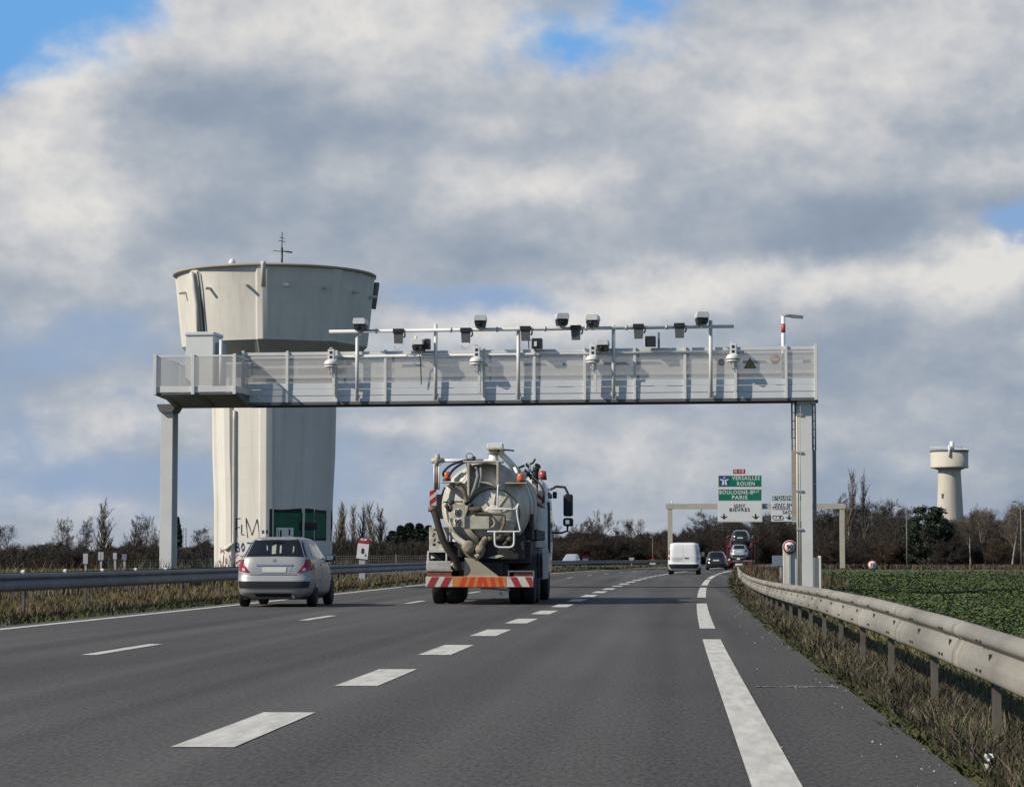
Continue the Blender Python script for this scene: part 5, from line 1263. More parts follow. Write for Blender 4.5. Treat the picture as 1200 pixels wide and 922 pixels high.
    w.tube([T(172, 385, -.06), T(185, 400, -.08), T(208, 412, -.06)], .02, 6); w.tube([T(178, 378, -.06), T(195, 395, -.1)], .02, 6); w.build('valve_cluster', M_chas, root)
    hose([(408, 445, -.02), (420, 470, -.03), (405, 492, -.02), (370, 498, -.02)], .022, M_cream)
    # speed limit plate 80 / 90
    a, b2 = T(214, 490), T(263, 378)
    pl_ = MB().box((a[0], -.10, a[2]), (b2[0], -.075, b2[2])).build('speed_plate', M_cream, root, bevel=.005)
    fr = MB(); fr.box((b2[0] + .0, -.115, a[2] - .02), (b2[0] + .04, -.06, b2[2] + .03)); fr.build('plate_frame', M_cream, root)
    for s_, zz in (('80', 420), ('90', 468)):
        q = T(239, zz); dsk = MB().lathe([(0, -.108), (.098, -.108), (.098, -.1002), (0, -.1002)], (q[0], 0, q[2]), 'y', 24).build('speed_disc', M_stw, root)
        text(s_, .19, M_ink, root, (q[0], -.1105, q[2]), 'speed_figure', .15, ext=.002, bold=.006)
    MB().box((T(266, 0)[0], -.06, T(0, 500)[2]), (T(392, 0)[0], -.03, T(0, 438)[2])).build('lower_bracket', M_cream, root, bevel=.006)
    # white ladder and guard tubes
    L_ = M_white
    hose([(432, 400, -.06), (434, 340, -.06), (436, 290, -.02), (448, 283, .05)], .02, L_, 'guard_tube')
    hose([(400, 403, -.08), (450, 402, -.1), (508, 404, -.1)], .022, L_, 'guard_tube')
    hose([(508, 404, -.1), (522, 400, -.1), (538, 376, -.08)], .02, L_, 'guard_tube'); hose([(538, 376, -.08), (530, 408, -.1), (536, 460, -.1), (548, 512, -.12)], .02, L_, 'guard_tube')
    hose([(385, 513, -.12), (460, 513, -.12), (548, 513, -.12)], .02, L_, 'guard_tube')
    hose([(421, 513, -.12), (421, 550, -.12), (424, 578, -.12), (440, 589, -.12), (470, 590, -.12), (500, 589, -.12), (514, 576, -.12), (516, 550, -.12), (516, 513, -.12)], .024, L_, 'step_hoop')
    # left rear: control panel, frame, steel box, lamps
    b = MB(); b.box((T(92, 0)[0], .12, T(0, 606)[2]), (T(183, 0)[0], .5, T(0, 490)[2])); b.build('control_panel', mat('grimy_panel', (.52, .49, .40), .6, 0, .2, 6, col2=(.66, .64, .56)), root, bevel=.01)
    w = MB(); rs = random.Random(3)
    for k in range(16):
        x_, z_ = rs.choice((112, 118, 138, 142)) + rs.uniform(-4, 4), 505 + k * 5 + rs.uniform(-3, 3); q = T(x_, z_)
        w.box((q[0] - .02, .112, q[2] - .012), (q[0] + rs.uniform(.0, .03), .1199, q[2] + .016))
    w.build('panel_smudges', M_ink, root)
    fr = MB(); xa, xb = T(84, 0)[0], T(182, 0)[0]; za, zb_ = T(0, 656)[2], T(0, 607)[2]
    fr.box((xa, .06, za), (xa + .035, .1, zb_)); fr.box((xb - .035, .06, za), (xb, .1, zb_)); fr.box((xa + .0351, .06, zb_ - .03), (xb - .0351, .1, zb_)); fr.build('lamp_frame', M_white, root)
    MB().box((xa + .04, .3, za - .05), (xb - .04, .34, zb_)).build('frame_back', M_dark, root)
    MB().prism([(xa + .06, za + .05), (xa + .16, za + .07), (xa + .07, za + .13)], .25, .27).build('painted_frame_glint', M_white, root)  # white sliver added as a painted glint in the dark opening
    b = MB(); b.box((T(80, 0)[0], .05, T(0, 700)[2]), (T(203, 0)[0], .5, T(0, 657)[2])); b.build('steel_box', mat('stained_steel', (.50, .49, .46), .45, .2, .25, 3), root, bevel=.02)
    b = MB(); b.box((T(84, 0)[0], .04, T(0, 732)[2]), (T(206, 0)[0], .2, T(0, 706)[2])); b.build('tail_light', mat('muddy_red_lens', (.22, .07, .05), .4, 0, .3, 8), root, bevel=.01)
    MB().box((T(78, 0)[0], .02, T(0, 706)[2]), (T(210, 0)[0], .2, T(0, 700)[2])).build('lamp_bar', M_cream, root)
    hose([(203, 680, .05), (225, 660, .05), (240, 690, .05)], .03, M_cream); hose([(215, 672, .0), (228, 690, .0)], .05, MATS['muddy_cream'])
    # middle wedge
    MB().prism([(T(270, 0)[0], T(0, 640)[2]), (T(330, 0)[0], T(0, 650)[2]), (T(446, 0)[0], T(0, 738)[2]), (T(266, 0)[0], T(0, 738)[2])], .02, .55).build('chute', mat('khaki_chute', (.40, .35, .245), .6, 0, .12, 2), root, bevel=.01)
    MB().box((T(350, 0)[0], .58, T(0, 738)[2]), (T(480, 0)[0], .62, T(0, 650)[2])).build('back_plate', mat('dark_plate', (.09, .085, .075), .7), root)
    MB().prism([T(385, 640)[::2], T(440, 626)[::2], T(465, 632)[::2], T(420, 645)[::2]], .0, .05).build('bracket', M_cream, root)
    # right lamp cluster and its frame
    xa, xb = T(484, 0)[0], T(612, 0)[0]; za, zb_ = T(0, 744)[2], T(0, 704)[2]
    fr = MB(); fr.box((xa, .0, zb_ - .03), (xb, .2, zb_)); fr.box((xa, .0, za), (xa + .03, .2, zb_ - .0301)); fr.box((xb - .03, .0, za), (xb, .2, zb_ - .0301)); fr.build('lamp_frame', M_galdark, root)
    b = MB(); b.box((xa + .13, .05, za + .02), (xb - .04, .19, zb_ - .05)); b.build('tail_light', mat('dusty_red_lens', (.34, .09, .07), .35, 0, .3, 7), root, bevel=.008)
    # under bumper bits
    MB().tube([T(345, 790, .3), T(490, 800, .3)], .025, 8).build('under_bar', M_cream, root); hose([(440, 812, .2), (452, 822, .15), (455, 832, .15)], .02, M_gal, 'tow_hook')
    # mudguards and side boxes on the shaded flank
    for sx in (-1, 1):
        for yc in (1.35, 2.72):
            g = MB().grid(lambda u, v: (sx * (1.25 - .55 * v), yc + .63 * math.cos(PI * (1 - u)), .60 + .62 * math.sin(PI * u) ** .8), 14, 1); g.build('mudguard', mat('black_mudguard', (.02, .02, .021), .6), root, solid=.02)
        for yc in (1.35, 2.72):
            for dx in (1.06, .74):
                wheel(root, sx * dx, yc, .5, .29, sx, .58, mat('dirty_rim', (.12, .11, .10), .6, .2))
        wheel(root, sx * 1.06, 6.75, .5, .3, sx, .58, MATS['dirty_rim'])
    M_flank = mat('grimy_flank', (.23, .225, .21), .5, 0, .25, 1.5, col2=(.36, .36, .35))
    b = MB(); b.box((1.0, 3.5, .55), (1.25, 5.9, 1.3)); b.box((1.02, 2.0, 1.32), (1.2, 5.6, 1.48)); b.build('side_locker', M_flank, root, bevel=.02)
    b = MB(); b.box((-1.25, 3.5, .55), (-1.0, 5.9, 1.3)); b.build('side_locker', M_flank, root, bevel=.02)
    b = MB(); b.box((1.0, .9, 1.50), (1.16, 1.6, 2.1)); b.box((.95, 1.9, 1.50), (1.2, 5.2, 1.75)); b.build('side_rack', M_chas, root, bevel=.02)
    hose([(560, 320, .9), (575, 380, .8), (570, 440, .8), (582, 490, .9)], .05, M_chas, 'side_hose')
    # cab
    cabp = mat('white_cab_paint', (.72, .73, .74), .3, 0, .04, 2, coat=.8)
    c = Body([(.62, 1.15, 5.95, 8.1), (.75, 1.23, 5.9, 8.2), (1.4, 1.25, 5.88, 8.22), (2.2, 1.25, 5.88, 8.1), (2.75, 1.22, 5.9, 7.85), (2.98, 1.16, 5.98, 7.6), (3.10, 1.02, 6.1, 7.4), (3.14, .8, 6.3, 7.2)], 7.0, 9, 7)
    c.mesh('cab', cabp, root, [(6.75, .5)], .58)
    for sx in (-1, 1):
        c.side_patch('side_window', [(6.35, 2.6), (7.55, 2.6), (7.8, 1.85), (6.35, 1.85)], sx, M_glass, root)
        c.side_patch('grab_rail', [(6.08, 2.5), (6.14, 2.5), (6.14, 1.2), (6.08, 1.2)], sx, M_black, root, .05)
        c.side_patch('sun_visor', [(6.3, 2.76), (7.6, 2.72), (7.6, 2.62), (6.3, 2.62)], sx, M_black, root, .03)
    m = MB(); m.tube([(1.2, 7.6, 2.86), (1.35, 7.65, 2.94), (1.58, 7.62, 2.92), (1.66, 7.6, 2.75), (1.66, 7.6, 2.68)], .035, 8); m.tube([(1.66, 7.6, 1.98), (1.64, 7.6, 1.78), (1.5, 7.6, 1.73), (1.22, 7.6, 1.73)], .03, 8); m.build('mirror_arm', M_black, root)
    m = MB(); m.box((1.54, 7.52, 2.16), (1.79, 7.68, 2.74)); m.build('mirror', M_black, root, bevel=.05)
    m = MB(); m.box((1.53, 7.5, 1.9), (1.80, 7.7, 2.12)); m.build('wide_mirror', M_black, root, bevel=.06)
    MB().box((1.60, 7.495, 1.96), (1.70, 7.4995, 2.06)).build('mirror_glass', mat('mirror_glass', (.75, .76, .77), .03, 1), root)
    m = MB(); m.box((-1.79, 7.52, 2.1), (-1.5, 7.68, 2.74)); m.tube([(-1.2, 7.6, 2.86), (-1.6, 7.6, 2.9), (-1.65, 7.6, 2.7)], .035, 8); m.build('mirror', M_black, root)
    m = MB(); m.box((1.27, 7.35, 2.62), (1.38, 7.5, 2.80)); m.build('kerb_mirror', M_black, root, bevel=.03)
    m = MB(); m.tube([(.93, 5.6, 1.4), (.93, 5.6, 3.0)], .075, 12); m.build('exhaust_stack', M_rust, root)
    m = MB(); m.tube([(.93, 5.6, 2.95), (.93, 5.6, 3.22), (.95, 5.62, 3.34), (1.0, 5.56, 3.40)], .088, 12); m.build('exhaust_tip', M_black, root)
    m = MB(); m.lathe([(0, 3.12), (.1, 3.12), (.1, 3.2), (.085, 3.30), (.0, 3.33)], (1.06, 6.6, 0), 'z', 16); m.build('cab_beacon', mat('dark_red_beacon', (.45, .05, .02), .2, coat=.8), root)
    m = MB(); m.lathe([(.11, 3.08), (.11, 3.119), (0, 3.119)], (1.06, 6.6, 0), 'z', 16); m.build('beacon_base', M_black, root)
tanker()
# ================================================================== SIGNS AND ROADSIDE THINGS
M_sgreen = mat('sign_green', (.0, .165, .095), .5, 0, .04, 1)
M_swhite = mat('sign_white', (.72, .73, .73), .5, 0, .03, 1)
M_sred = mat('sign_red', (.36, .02, .03), .5)
M_sblue = mat('sign_blue', (.02, .06, .22), .5)
M_stext = mat('sign_black', (.015, .015, .016), .6)
M_beam = mat('cream_sign_gantry', (.47, .43, .36), .6, 0, .1, 1)
SY = 285.0
def sgn(px, py): return at(px, py, SY)
A, B = sgn(785.5, 668), sgn(987.5, 668)
zg = zr(SY) - .15
zb_s = sgn(880, 593).z
gs = thing('sign_gantry', 'distant cream sign gantry carrying the green direction boards over the bend', 'gantry', (A.x, SY, zg))
Wd = B.x - A.x; hb = zb_s - zg
MB().box((-.28, .0, 0), (.28, .5, hb - .33)).build('leg', M_beam, gs); MB().box((Wd - .28, .0, 0), (Wd + .28, .5, hb - .33)).build('leg', M_beam, gs)
MB().box((-.5, -.05, hb - .329), (Wd + .35, .55, hb + .3)).build('beam', M_beam, gs)
MB().tube([(.25, .2, hb + .3), (.25, .2, hb + .65)], .07, 6).build('lamp', M_white, gs)
def panel(root, x0, x1, y0, y1, m, border, y=-.32, name='panel'):
    p, q = sgn(x0, y1), sgn(x1, y0); o = Vector(root.location)
    a, b = p - o, q - o
    r = MB().box((a.x, y, a.z), (b.x, y + .08, b.z)).build(name, border, root)
    MB().box((a.x + .1, y - .012, a.z + .1), (b.x - .1, y - .0005, b.z - .1)).build('panel_face', m, r)
    return r
def word(root, s, cx, cy, hpx, wpx, m, y=-.345):
    p = sgn(cx, cy) - Vector(root.location); k = (sgn(cx + 1, cy) - sgn(cx, cy)).x
    text(s, hpx * k * 1.62, m, root, (p.x, y, p.z), 'lettering', wpx * k * 1.03, ext=.006, bold=.011, spacing=1.18)
def arrow(root, cx, y0, y1, m=None, y=-.34):
    o = Vector(root.location); p, q = sgn(cx, y1) - o, sgn(cx, y0) - o; k = (sgn(cx + 1, 600) - sgn(cx, 600)).x; x = p.x; h = q.z - p.z
    MB().prism([(x, p.z), (x + 4.2 * k, p.z + h * .55), (x + 3.6 * k, p.z + h * .62), (x + 1.0 * k, p.z + h * .45), (x + .85 * k, q.z), (x - .85 * k, q.z), (x - 1.0 * k, p.z + h * .45), (x - 3.6 * k, p.z + h * .62), (x - 4.2 * k, p.z + h * .55)], y - .006, y).build('arrow', m or M_stext, root)
p0 = sgn(866.5, 612)
sg = thing('direction_sign', 'large direction board with two green panels above a white one and two arrows', 'road sign', (p0.x, SY, p0.z))
panel(sg, 841, 893, 556.2, 571.3, M_sgreen, M_swhite); panel(sg, 841, 893, 572.3, 587.4, M_sgreen, M_swhite); panel(sg, 841, 893, 588.6, 611.4, M_swhite, M_swhite)
panel(sg, 859, 873.2, 549.8, 555.2, M_sred, M_sred)
word(sg, 'N 118', 866, 552.5, 3.4, 10.5, M_swhite)
word(sg, 'VERSAILLES', 874.2, 560.4, 4.0, 31.5, M_swhite); word(sg, 'ROUEN', 874, 566.9, 4.0, 20, M_swhite)
word(sg, 'BOULOGNE-B', 862.5, 577.0, 4.0, 38, M_swhite); word(sg, 'ILLT', 886, 576.0, 2.6, 7, M_swhite); word(sg, 'PARIS', 866.7, 583.0, 4.0, 17.5, M_swhite)
word(sg, 'IGNY', 866.5, 592.7, 3.6, 12.5, M_stext); word(sg, 'BI\u00c8VRES', 866.5, 597.4, 3.6, 23, M_stext)
arrow(sg, 848.3, 602, 608.6); arrow(sg, 885.4, 602, 608.6)
o = Vector(sg.location); a, b = sgn(843.4, 568.6) - o, sgn(854.2, 558.4) - o
MB().box((a.x, -.35, a.z), (b.x, -.333, b.z)).build('motorway_symbol', M_sblue, sg)
w = b.x - a.x; hh = b.z - a.z; mx = (a.x + b.x) / 2; s = MB()
for sx in (-1, 1):
    s.prism([(mx + sx * .05 * w, a.z + .04 * hh), (mx + sx * .30 * w, a.z + .04 * hh), (mx + sx * .16 * w, a.z + .62 * hh), (mx + sx * .03 * w, a.z + .62 * hh)], -.362, -.351)
    s.prism([(mx + sx * .20 * w, a.z + .5 * hh), (mx + sx * .44 * w, a.z + .62 * hh), (mx + sx * .44 * w, a.z + .74 * hh), (mx + sx * .14 * w, a.z + .66 * hh)], -.362, -.351)
    s.prism([(mx + sx * .02 * w, a.z + .76 * hh), (mx + sx * .10 * w, a.z + .76 * hh), (mx + sx * .07 * w, a.z + .97 * hh), (mx + sx * .02 * w, a.z + .97 * hh)], -.362, -.351)
s.build('road_symbol', M_swhite, sg)
MB().box((sgn(894, 592).x - o.x, -.2, sgn(894, 595).z - o.z), (sgn(896, 592).x - o.x, -.02, sgn(894, 591).z - o.z)).build('bracket', M_galdark, sg)
p1 = sgn(925, 612)
s2_ = thing('direction_sign', 'smaller direction board with one green panel, half hidden by the gantry leg', 'road sign', (p1.x, SY, p1.z))
panel(s2_, 903.7, 950, 579.4, 587.2, M_sgreen, M_swhite); panel(s2_, 903.7, 950, 588.4, 611, M_swhite, M_swhite)
word(s2_, 'S', 906.6, 583.4, 4.0, 3.2, M_swhite); word(s2_, 'T', 909.6, 582.4, 2.6, 2.2, M_swhite); word(s2_, 'QUENTIN', 924.5, 583.4, 4.0, 26, M_swhite)
word(s2_, 'JOUY EN J.', 920, 591.6, 3.2, 25, M_stext); word(s2_, 'TOUSSUS LE N.', 922, 595.6, 3.2, 34, M_stext); word(s2_, 'SACLAY', 926.5, 600.3, 3.4, 19, M_stext)
arrow(s2_, 924.6, 603, 609.2)
o = Vector(s2_.location); r_ = MB(); k = (sgn(911, 600) - sgn(910, 600)).x; c = sgn(911.2, 606.4) - o
pts = [(c.x + k * (4.6 * (1 if math.cos(t) > 0 else -1) + 1.6 * math.cos(t)), -.345, c.z + k * 2.3 * math.sin(t)) for t in [2 * PI * i / 24 + .01 for i in range(24)]]
r_.tube(pts, .035, 4, closed=True); r_.build('exit_cartouche', M_stext, s2_)
MB().prism([(c.x - 2.8 * k, c.z - .7 * k), (c.x - 2.2 * k, c.z - .7 * k), (c.x - .6 * k, c.z + .9 * k), (c.x - 1.8 * k, c.z + .9 * k)], -.35, -.341).build('exit_symbol', M_stext, s2_)
word(s2_, '8', 914, 606.4, 2.6, 2.0, M_stext)

def round_sign(label, px, py, Y, r, num, post=True, face=None):
    q = at(px, py, Y); g = -.3 + zr(Y); t = thing('speed_sign', label, 'road sign', (q.x, Y, g)); z = q.z - g
    MB().lathe([(0, -.0), (r, -.0), (r, .03), (0, .03)], (0, 0, z), 'y', 40).build('plate', M_sred, t)
    MB().lathe([(0, -.008), (r * .80, -.008), (r * .80, -.0005), (0, -.0005)], (0, 0, z), 'y', 40).build('face', M_swhite, t)
    text(num, r * 1.05, M_stext, t, (0, -.012, z), 'numerals', r * 1.12, ext=.002, bold=r * .03)
    if post: MB().box((-.03, .031, 0), (.03, .09, z + r * .6)).build('post', M_gal, t)
    return t, z
t, z = round_sign('speed sign 90 standing over a tall white panel beside the gantry leg', 925.6, 641, 86, .225, '90')
a, b = at(917.6, 640, 86.2), at(933.5, 640, 86.2); gz_ = t.location.z
MB().box((a.x - t.location.x, .10, 0), (b.x - t.location.x, .40, at(925, 643.5, 86.2).z - gz_)).build('white_panel', mat('stained_white_panel', (.70, .68, .60), .6, 0, .12, 2.5, stretch=(1, 1, .3)), t, bevel=.01)
rg = MB().lathe([(.24, .095), (.255, .095), (.255, .02), (.24, .02)], (0, 0, z), 'y', 40, caps=False); rg.build('rim', M_swhite, t)
round_sign('small round speed sign 70 on the far field edge in front of the wood', 1022.5, 662, 270, .55, '70')
# grey and white service boxes right of the gantry leg
q0_, q1_, q2_ = at(953.5, 655, 80.5), at(960, 655, 80.5), at(962.3, 655, 80.5); zt_ = at(957, 651, 80.5).z
sb = thing('service_cabinet', 'slim grey roadside cabinet with a white edge beside the gantry leg foot', 'cabinet', (q0_.x, 80.5, -.3))
MB().box((.02, .05, 0), (q1_.x - q0_.x, .55, zt_ + .24)).build('body', mat('cabinet_dark', (.16, .18, .2), .5), sb, bevel=.01)
MB().box((q1_.x - q0_.x + .002, .0, 0), (q2_.x - q0_.x, .6, zt_ + .3)).build('edge', M_white, sb, bevel=.008)
pb = at(919, 657, 100); bp = thing('small_panel', 'small bluish grey plate behind the white speed sign panel', 'sign', (pb.x - .15, 100, -.2))
MB().box((-.35, 0, pb.z + .2 - .2), (.25, .03, pb.z + .2 + .22)).build('plate', mat('blue_grey_plate', (.2, .24, .28), .5), bp); MB().box((-.04, .031, 0), (.04, .09, pb.z + .3)).build('post', M_gal, bp)

# kilometre marker behind the median rail
q = at(424, 655, 95); km = thing('kilometre_marker', 'white kilometre plate with a red rounded top reading N 118 and 8', 'road sign', (q.x, 95, -.1 + zr(95)))
zt, zb2 = at(424, 630, 95).z - km.location.z, at(424, 654.5, 95).z - km.location.z
k = (at(425, 650, 95) - at(424, 650, 95)).x; hw = 6.6 * k
arc = [(hw * math.cos(t), zt - hw * .75 + hw * .75 * math.sin(t)) for t in [PI * i / 16 for i in range(17)]]
zs_ = zb2 + (zt - zb2) * .72
tilt = Matrix.Translation((0, 0, zb2)) @ Matrix.Rotation(R(6), 4, 'Y') @ Matrix.Translation((0, 0, -zb2))
kp = MB().prism([(-hw, zb2), (hw, zb2), (hw, zs_), (-hw, zs_)], 0, .04).build('plate', M_swhite, km); kp.matrix_local = tilt
kr = MB().prism([(-hw, zs_ + .002), (hw, zs_ + .002)] + [p_ for p_ in arc if p_[1] > zs_ + .004], 0, .04).build('red_top', M_sred, km); kr.matrix_local = tilt
for s_, zz, sz, wd, mm in (('N 118', zs_ + .16, 2.6 * k, 7.5 * k, M_swhite), ('8', zb2 + (zs_ - zb2) * .50, 7.5 * k, 3.6 * k, M_stext)):
    o_ = text(s_, sz * 1.1, mm, km, (0, 0, 0), 'numerals', wd, ext=.004, bold=.012); o_.matrix_local = tilt @ Matrix.Translation((0, -.006, zz)) @ Matrix.Rotation(PI / 2, 4, 'X')
o_ = MB().prism([(hw * .45, zb2 + .1), (hw * .75, zb2 + .1), (hw * .6, zb2 + .24)], -.006, -.001).build('small_mark', M_stext, km); o_.matrix_local = tilt
MB().box((-.12, .041, -.1), (.12, .1, zb2 + .5)).build('post', M_gal, km)
# small red topped posts along the far part of the median
for px, py, Y, lb in ((686, 653, 210, 'red topped marker plate just past the tanker lorry above the median rail'), (764.5, 657.5, 290, 'red topped marker plate beside the white van above the median rail')):
    q = at(px, py, Y); t = thing('marker_plate', lb, 'road sign', (q.x, Y, zr(Y) - .1)); z = q.z - t.location.z; k = (at(px + 1, py, Y) - at(px, py, Y)).x
    MB().prism([(-4.3 * k, z - 1.0 * k)] + [(4.3 * k * math.cos(a), z - .5 * k + 3.4 * k * math.sin(a)) for a in [PI * (16 - i) / 16 for i in range(17)]] + [(4.3 * k, z - 1.0 * k)], 0, .05).build('red_top', M_sred, t)
    MB().box((-3.6 * k, .0, z - 3.6 * k), (3.6 * k, .05, z - 1.05 * k)).build('plate', M_swhite, t)
    MB().box((-.06, .051, 0), (.06, .12, z)).build('post', M_gal, t)
q = at(740, 655, 265); t = thing('grey_plate', 'grey trapezoid plate on the median rail between two red topped markers', 'road sign', (q.x, 265, zr(265) - .1)); z = q.z - t.location.z
MB().prism([(-.18, z - .16), (.18, z - .16), (.32, z + .17), (-.32, z + .17)], 0, .04).build('plate', M_gal, t); MB().box((-.05, .041, 0), (.05, .1, z)).build('post', M_gal, t)
# back sides of small signs across the opposite carriageway
for px, y0, y1, wpx, lb in ((100, 648.5, 660.5, 5.4, 'grey backed sign on a pale post nearest the left poplar, widest of the row'), (118, 646.5, 656, 6.4, 'double grey backed sign just under the tall bare poplar'), (134.5, 647.5, 655, 4.2, 'small pale backed sign past the tall bare poplar'), (145.5, 649, 656, 5.4, 'dull olive backed sign close to the mesh fence')):
    Y = 118.0; q = at(px, y1, Y); t = thing('road_sign', lb, 'road sign', (q.x, Y, -.1)); k = (at(px + 1, y1, Y) - at(px, y1, Y)).x; zt = at(px, y0, Y).z + .1; zb2 = q.z + .1
    m_ = M_galdark if 'olive' in lb else M_gal
    if 'double' in lb:
        for sx in (-1, 1): MB().box((sx * wpx * k * .27 - wpx * k * .21, 0, zb2), (sx * wpx * k * .27 + wpx * k * .21, .04, zt)).build('plate', m_, t)
    else: MB().box((-wpx * k / 2, 0, zb2), (wpx * k / 2, .04, zt)).build('plate', m_, t)
    MB().box((-.05, .041, 0), (.05, .1, zt - .05)).build('post', M_gal, t)
# mesh fences beyond the opposite carriageway
def fence(label, px0, px1, pyt, Y, m, step):
    a, b = at(px0, pyt, Y), at(px1, pyt, Y); t = thing('mesh_fence', label, 'fence', (a.x, Y, -.15)); L_ = b.x - a.x; h = a.z + .15
    w = MB(); n = int(L_ / .16)
    for i in range(n + 1): x = L_ * i / n; w.box((x - .008, -.008, .1), (x + .008, .008, h))
    for j in range(7): zz = .15 + (h - .2) * j / 6; w.box((0, .0085, zz - .008), (L_, .02, zz + .008))
    w.build('wire_mesh', m, t)
    k = int(L_ / step)
    for i in range(k + 1): x = L_ * i / k; MB().box((x - .04, .021, 0), (x + .04, .1, h + .1)).build('post', m, t)
M_fgrn = mat('green_fence_wire', (.07, .10, .09), .6)
M_fgry = mat('grey_fence_wire', (.26, .26, .25), .6)
fence('greenish wire mesh fence between the gantry leg and the small sign backs', 127, 247, 655, 146, M_fgrn, 2.5)
fence('pale grey mesh fence along the dark hedge near the kilometre plate', 392, 500, 650.5, 216, M_fgry, 2.2)
# flag
q = at(733.5, 655, 445); fl_ = thing('flag', 'small white flag on a slim pole above the far bare trees', 'flag', (q.x, 445, -.3)); h = at(733, 609.5, 445).z + .3
MB().tube([(0, 0, 0), (0, 0, h)], .09, 6).build('pole', M_white, fl_)
MB().grid(lambda u, v: (.1 + 1.0 * u - .2 * u * (1 - v), .12 * math.sin(u * 6), h - .05 - .85 * (1 - v) - .35 * u * u), 8, 5).build('cloth', M_white, fl_, solid=.02)
# lamp posts in the wood and one far street lamp
def lamp(label, px, pyb, pyt, Y, arm, m):
    q = at(px, 655, Y); t = thing('street_lamp', label, 'street lamp', (q.x, Y, -.3)); h = at(px, pyt, Y).z + .3
    MB().tube([(0, 0, 0), (0, 0, h * .6), (0, 0, h * .88), (arm * .12, 0, h * .97), (arm * .55, 0, h)], [.10, .09, .07, .06, .05], 8).build('column', m, t)
    MB().lathe([(0, -.12), (.28, -.08), (.3, 0), (.2, .1), (0, .12)], (arm * .75, 0, h), 'z', 10).build('lamp_head', m, t)
    return t
M_lampc = mat('lamp_column', (.2, .19, .17), .6)
lamp('curved lamp column rising out of the wood beside the two poplars', 1063, 0, 593, 300, -1.3, M_lampc)
lamp('curved lamp column above the bare trees at the far right of the field', 1197, 0, 587.5, 290, -1.1, M_lampc)
lamp('short lamp column among the dark shrubs next to the white van', 765, 0, 629, 408, -.2, M_lampc)
# pale far building and lattice mast left
q = at(44, 655, 600); bl = thing('far_building', 'pale far building low above the brown hedge beside the bare bush', 'building', (q.x, 600, -.3)); hz_ = at(44, 637, 600).z + .3
MB().box((-2.6, 0, 0), (1.2, 9, hz_ - .2)).build('wall', mat('pale_blue_wall', (.38, .42, .45), .7), bl); MB().prism([(-.4, hz_ - .19), (1.9, hz_ - .19), (1.9, hz_ + .3), (1.0, hz_ + .7), (.6, hz_ + .3)], 0, 9).build('roof', M_white, bl)
MB().box((-2.1, -.02, hz_ - 1.6), (.6, -.001, hz_ - .9)).build('window', M_glass, bl)
q = at(216, 655, 240); lm_ = thing('lattice_mast', 'thin pale lattice mast beside the left gantry leg', 'mast', (q.x, 240, -.3)); h = at(216, 618, 240).z + .3; w = MB()
for sx, sy in ((-1, -1), (1, -1), (1, 1), (-1, 1)): w.tube([(sx * .2, sy * .2, 0), (sx * .13, sy * .13, h)], .03, 4)
for i in range(12):
    z0, z1 = h * i / 12, h * (i + 1) / 12; w.tube([(-.2, -.2, z0), (.2, -.2, z1)], .018, 4); w.tube([(.2, -.2, z0), (.2, .2, z1)], .018, 4)
w.build('lattice', M_gal, lm_); MB().box((-.5, -.1, h * .45), (.5, .1, h * .56)).build('mast_panel', M_galdark, lm_)

# ================================================================== TREES
M_bark = mat('winter_bark', (.085, .07, .055), .9, 0, .25, 4)
M_twig = mat('brown_twigs', (.08, .06, .045), .9, island=[(.072, .060, .047), (.052, .043, .034), (.095, .080, .06), (.044, .037, .03)])
M_twigd = mat('dark_twigs', (.05, .038, .03), .9, island=[(.05, .04, .033), (.033, .026, .022), (.065, .05, .042), (.028, .022, .018)])
M_twigp = mat('pale_poplar_twigs', (.2, .16, .12), .9, island=[(.19, .155, .115), (.13, .10, .075), (.23, .19, .145), (.15, .12, .09)])
M_twigr = mat('russet_twigs', (.12, .07, .04), .9, island=[(.10, .068, .045), (.068, .046, .031), (.125, .086, .056), (.055, .038, .027)])
M_ever = mat('evergreen_needles', (.02, .035, .018), .8, island=[(.018, .032, .016), (.026, .044, .022), (.012, .022, .013), (.032, .05, .026)])
M_ivy = mat('dark_shrub_leaves', (.03, .032, .02), .85, island=[(.022, .022, .014), (.034, .024, .017), (.014, .016, .011), (.040, .030, .021), (.018, .015, .012), (.028, .018, .013)])
M_palebark = mat('pale_bark', (.30, .27, .22), .85, 0, .2, 3)

def tubes_np(P0, P1, R0, R1, n=3):
    D = P1 - P0; L = np.linalg.norm(D, axis=1, keepdims=True); D = D / np.maximum(L, 1e-6)
    ref = np.where(np.abs(D[:, 2:3]) < .9, np.array([[0, 0, 1.]]), np.array([[1., 0, 0]]))
    A = np.cross(D, ref); A /= np.maximum(np.linalg.norm(A, axis=1, keepdims=True), 1e-6); B = np.cross(D, A)
    V = []
    for j in range(n):
        q = 2 * PI * j / n; d = A * math.cos(q) + B * math.sin(q)
        V.append(P0 + d * R0[:, None]); V.append(P1 + d * R1[:, None])
    V = np.stack(V, 1); m = len(P0); i = np.arange(m)[:, None] * 2 * n
    F = np.concatenate([np.concatenate([i + 2 * j, i + 2 * j + 1, i + 2 * ((j + 1) % n) + 1, i + 2 * ((j + 1) % n)], 1) for j in range(n)])
    return V.reshape(-1, 3), F
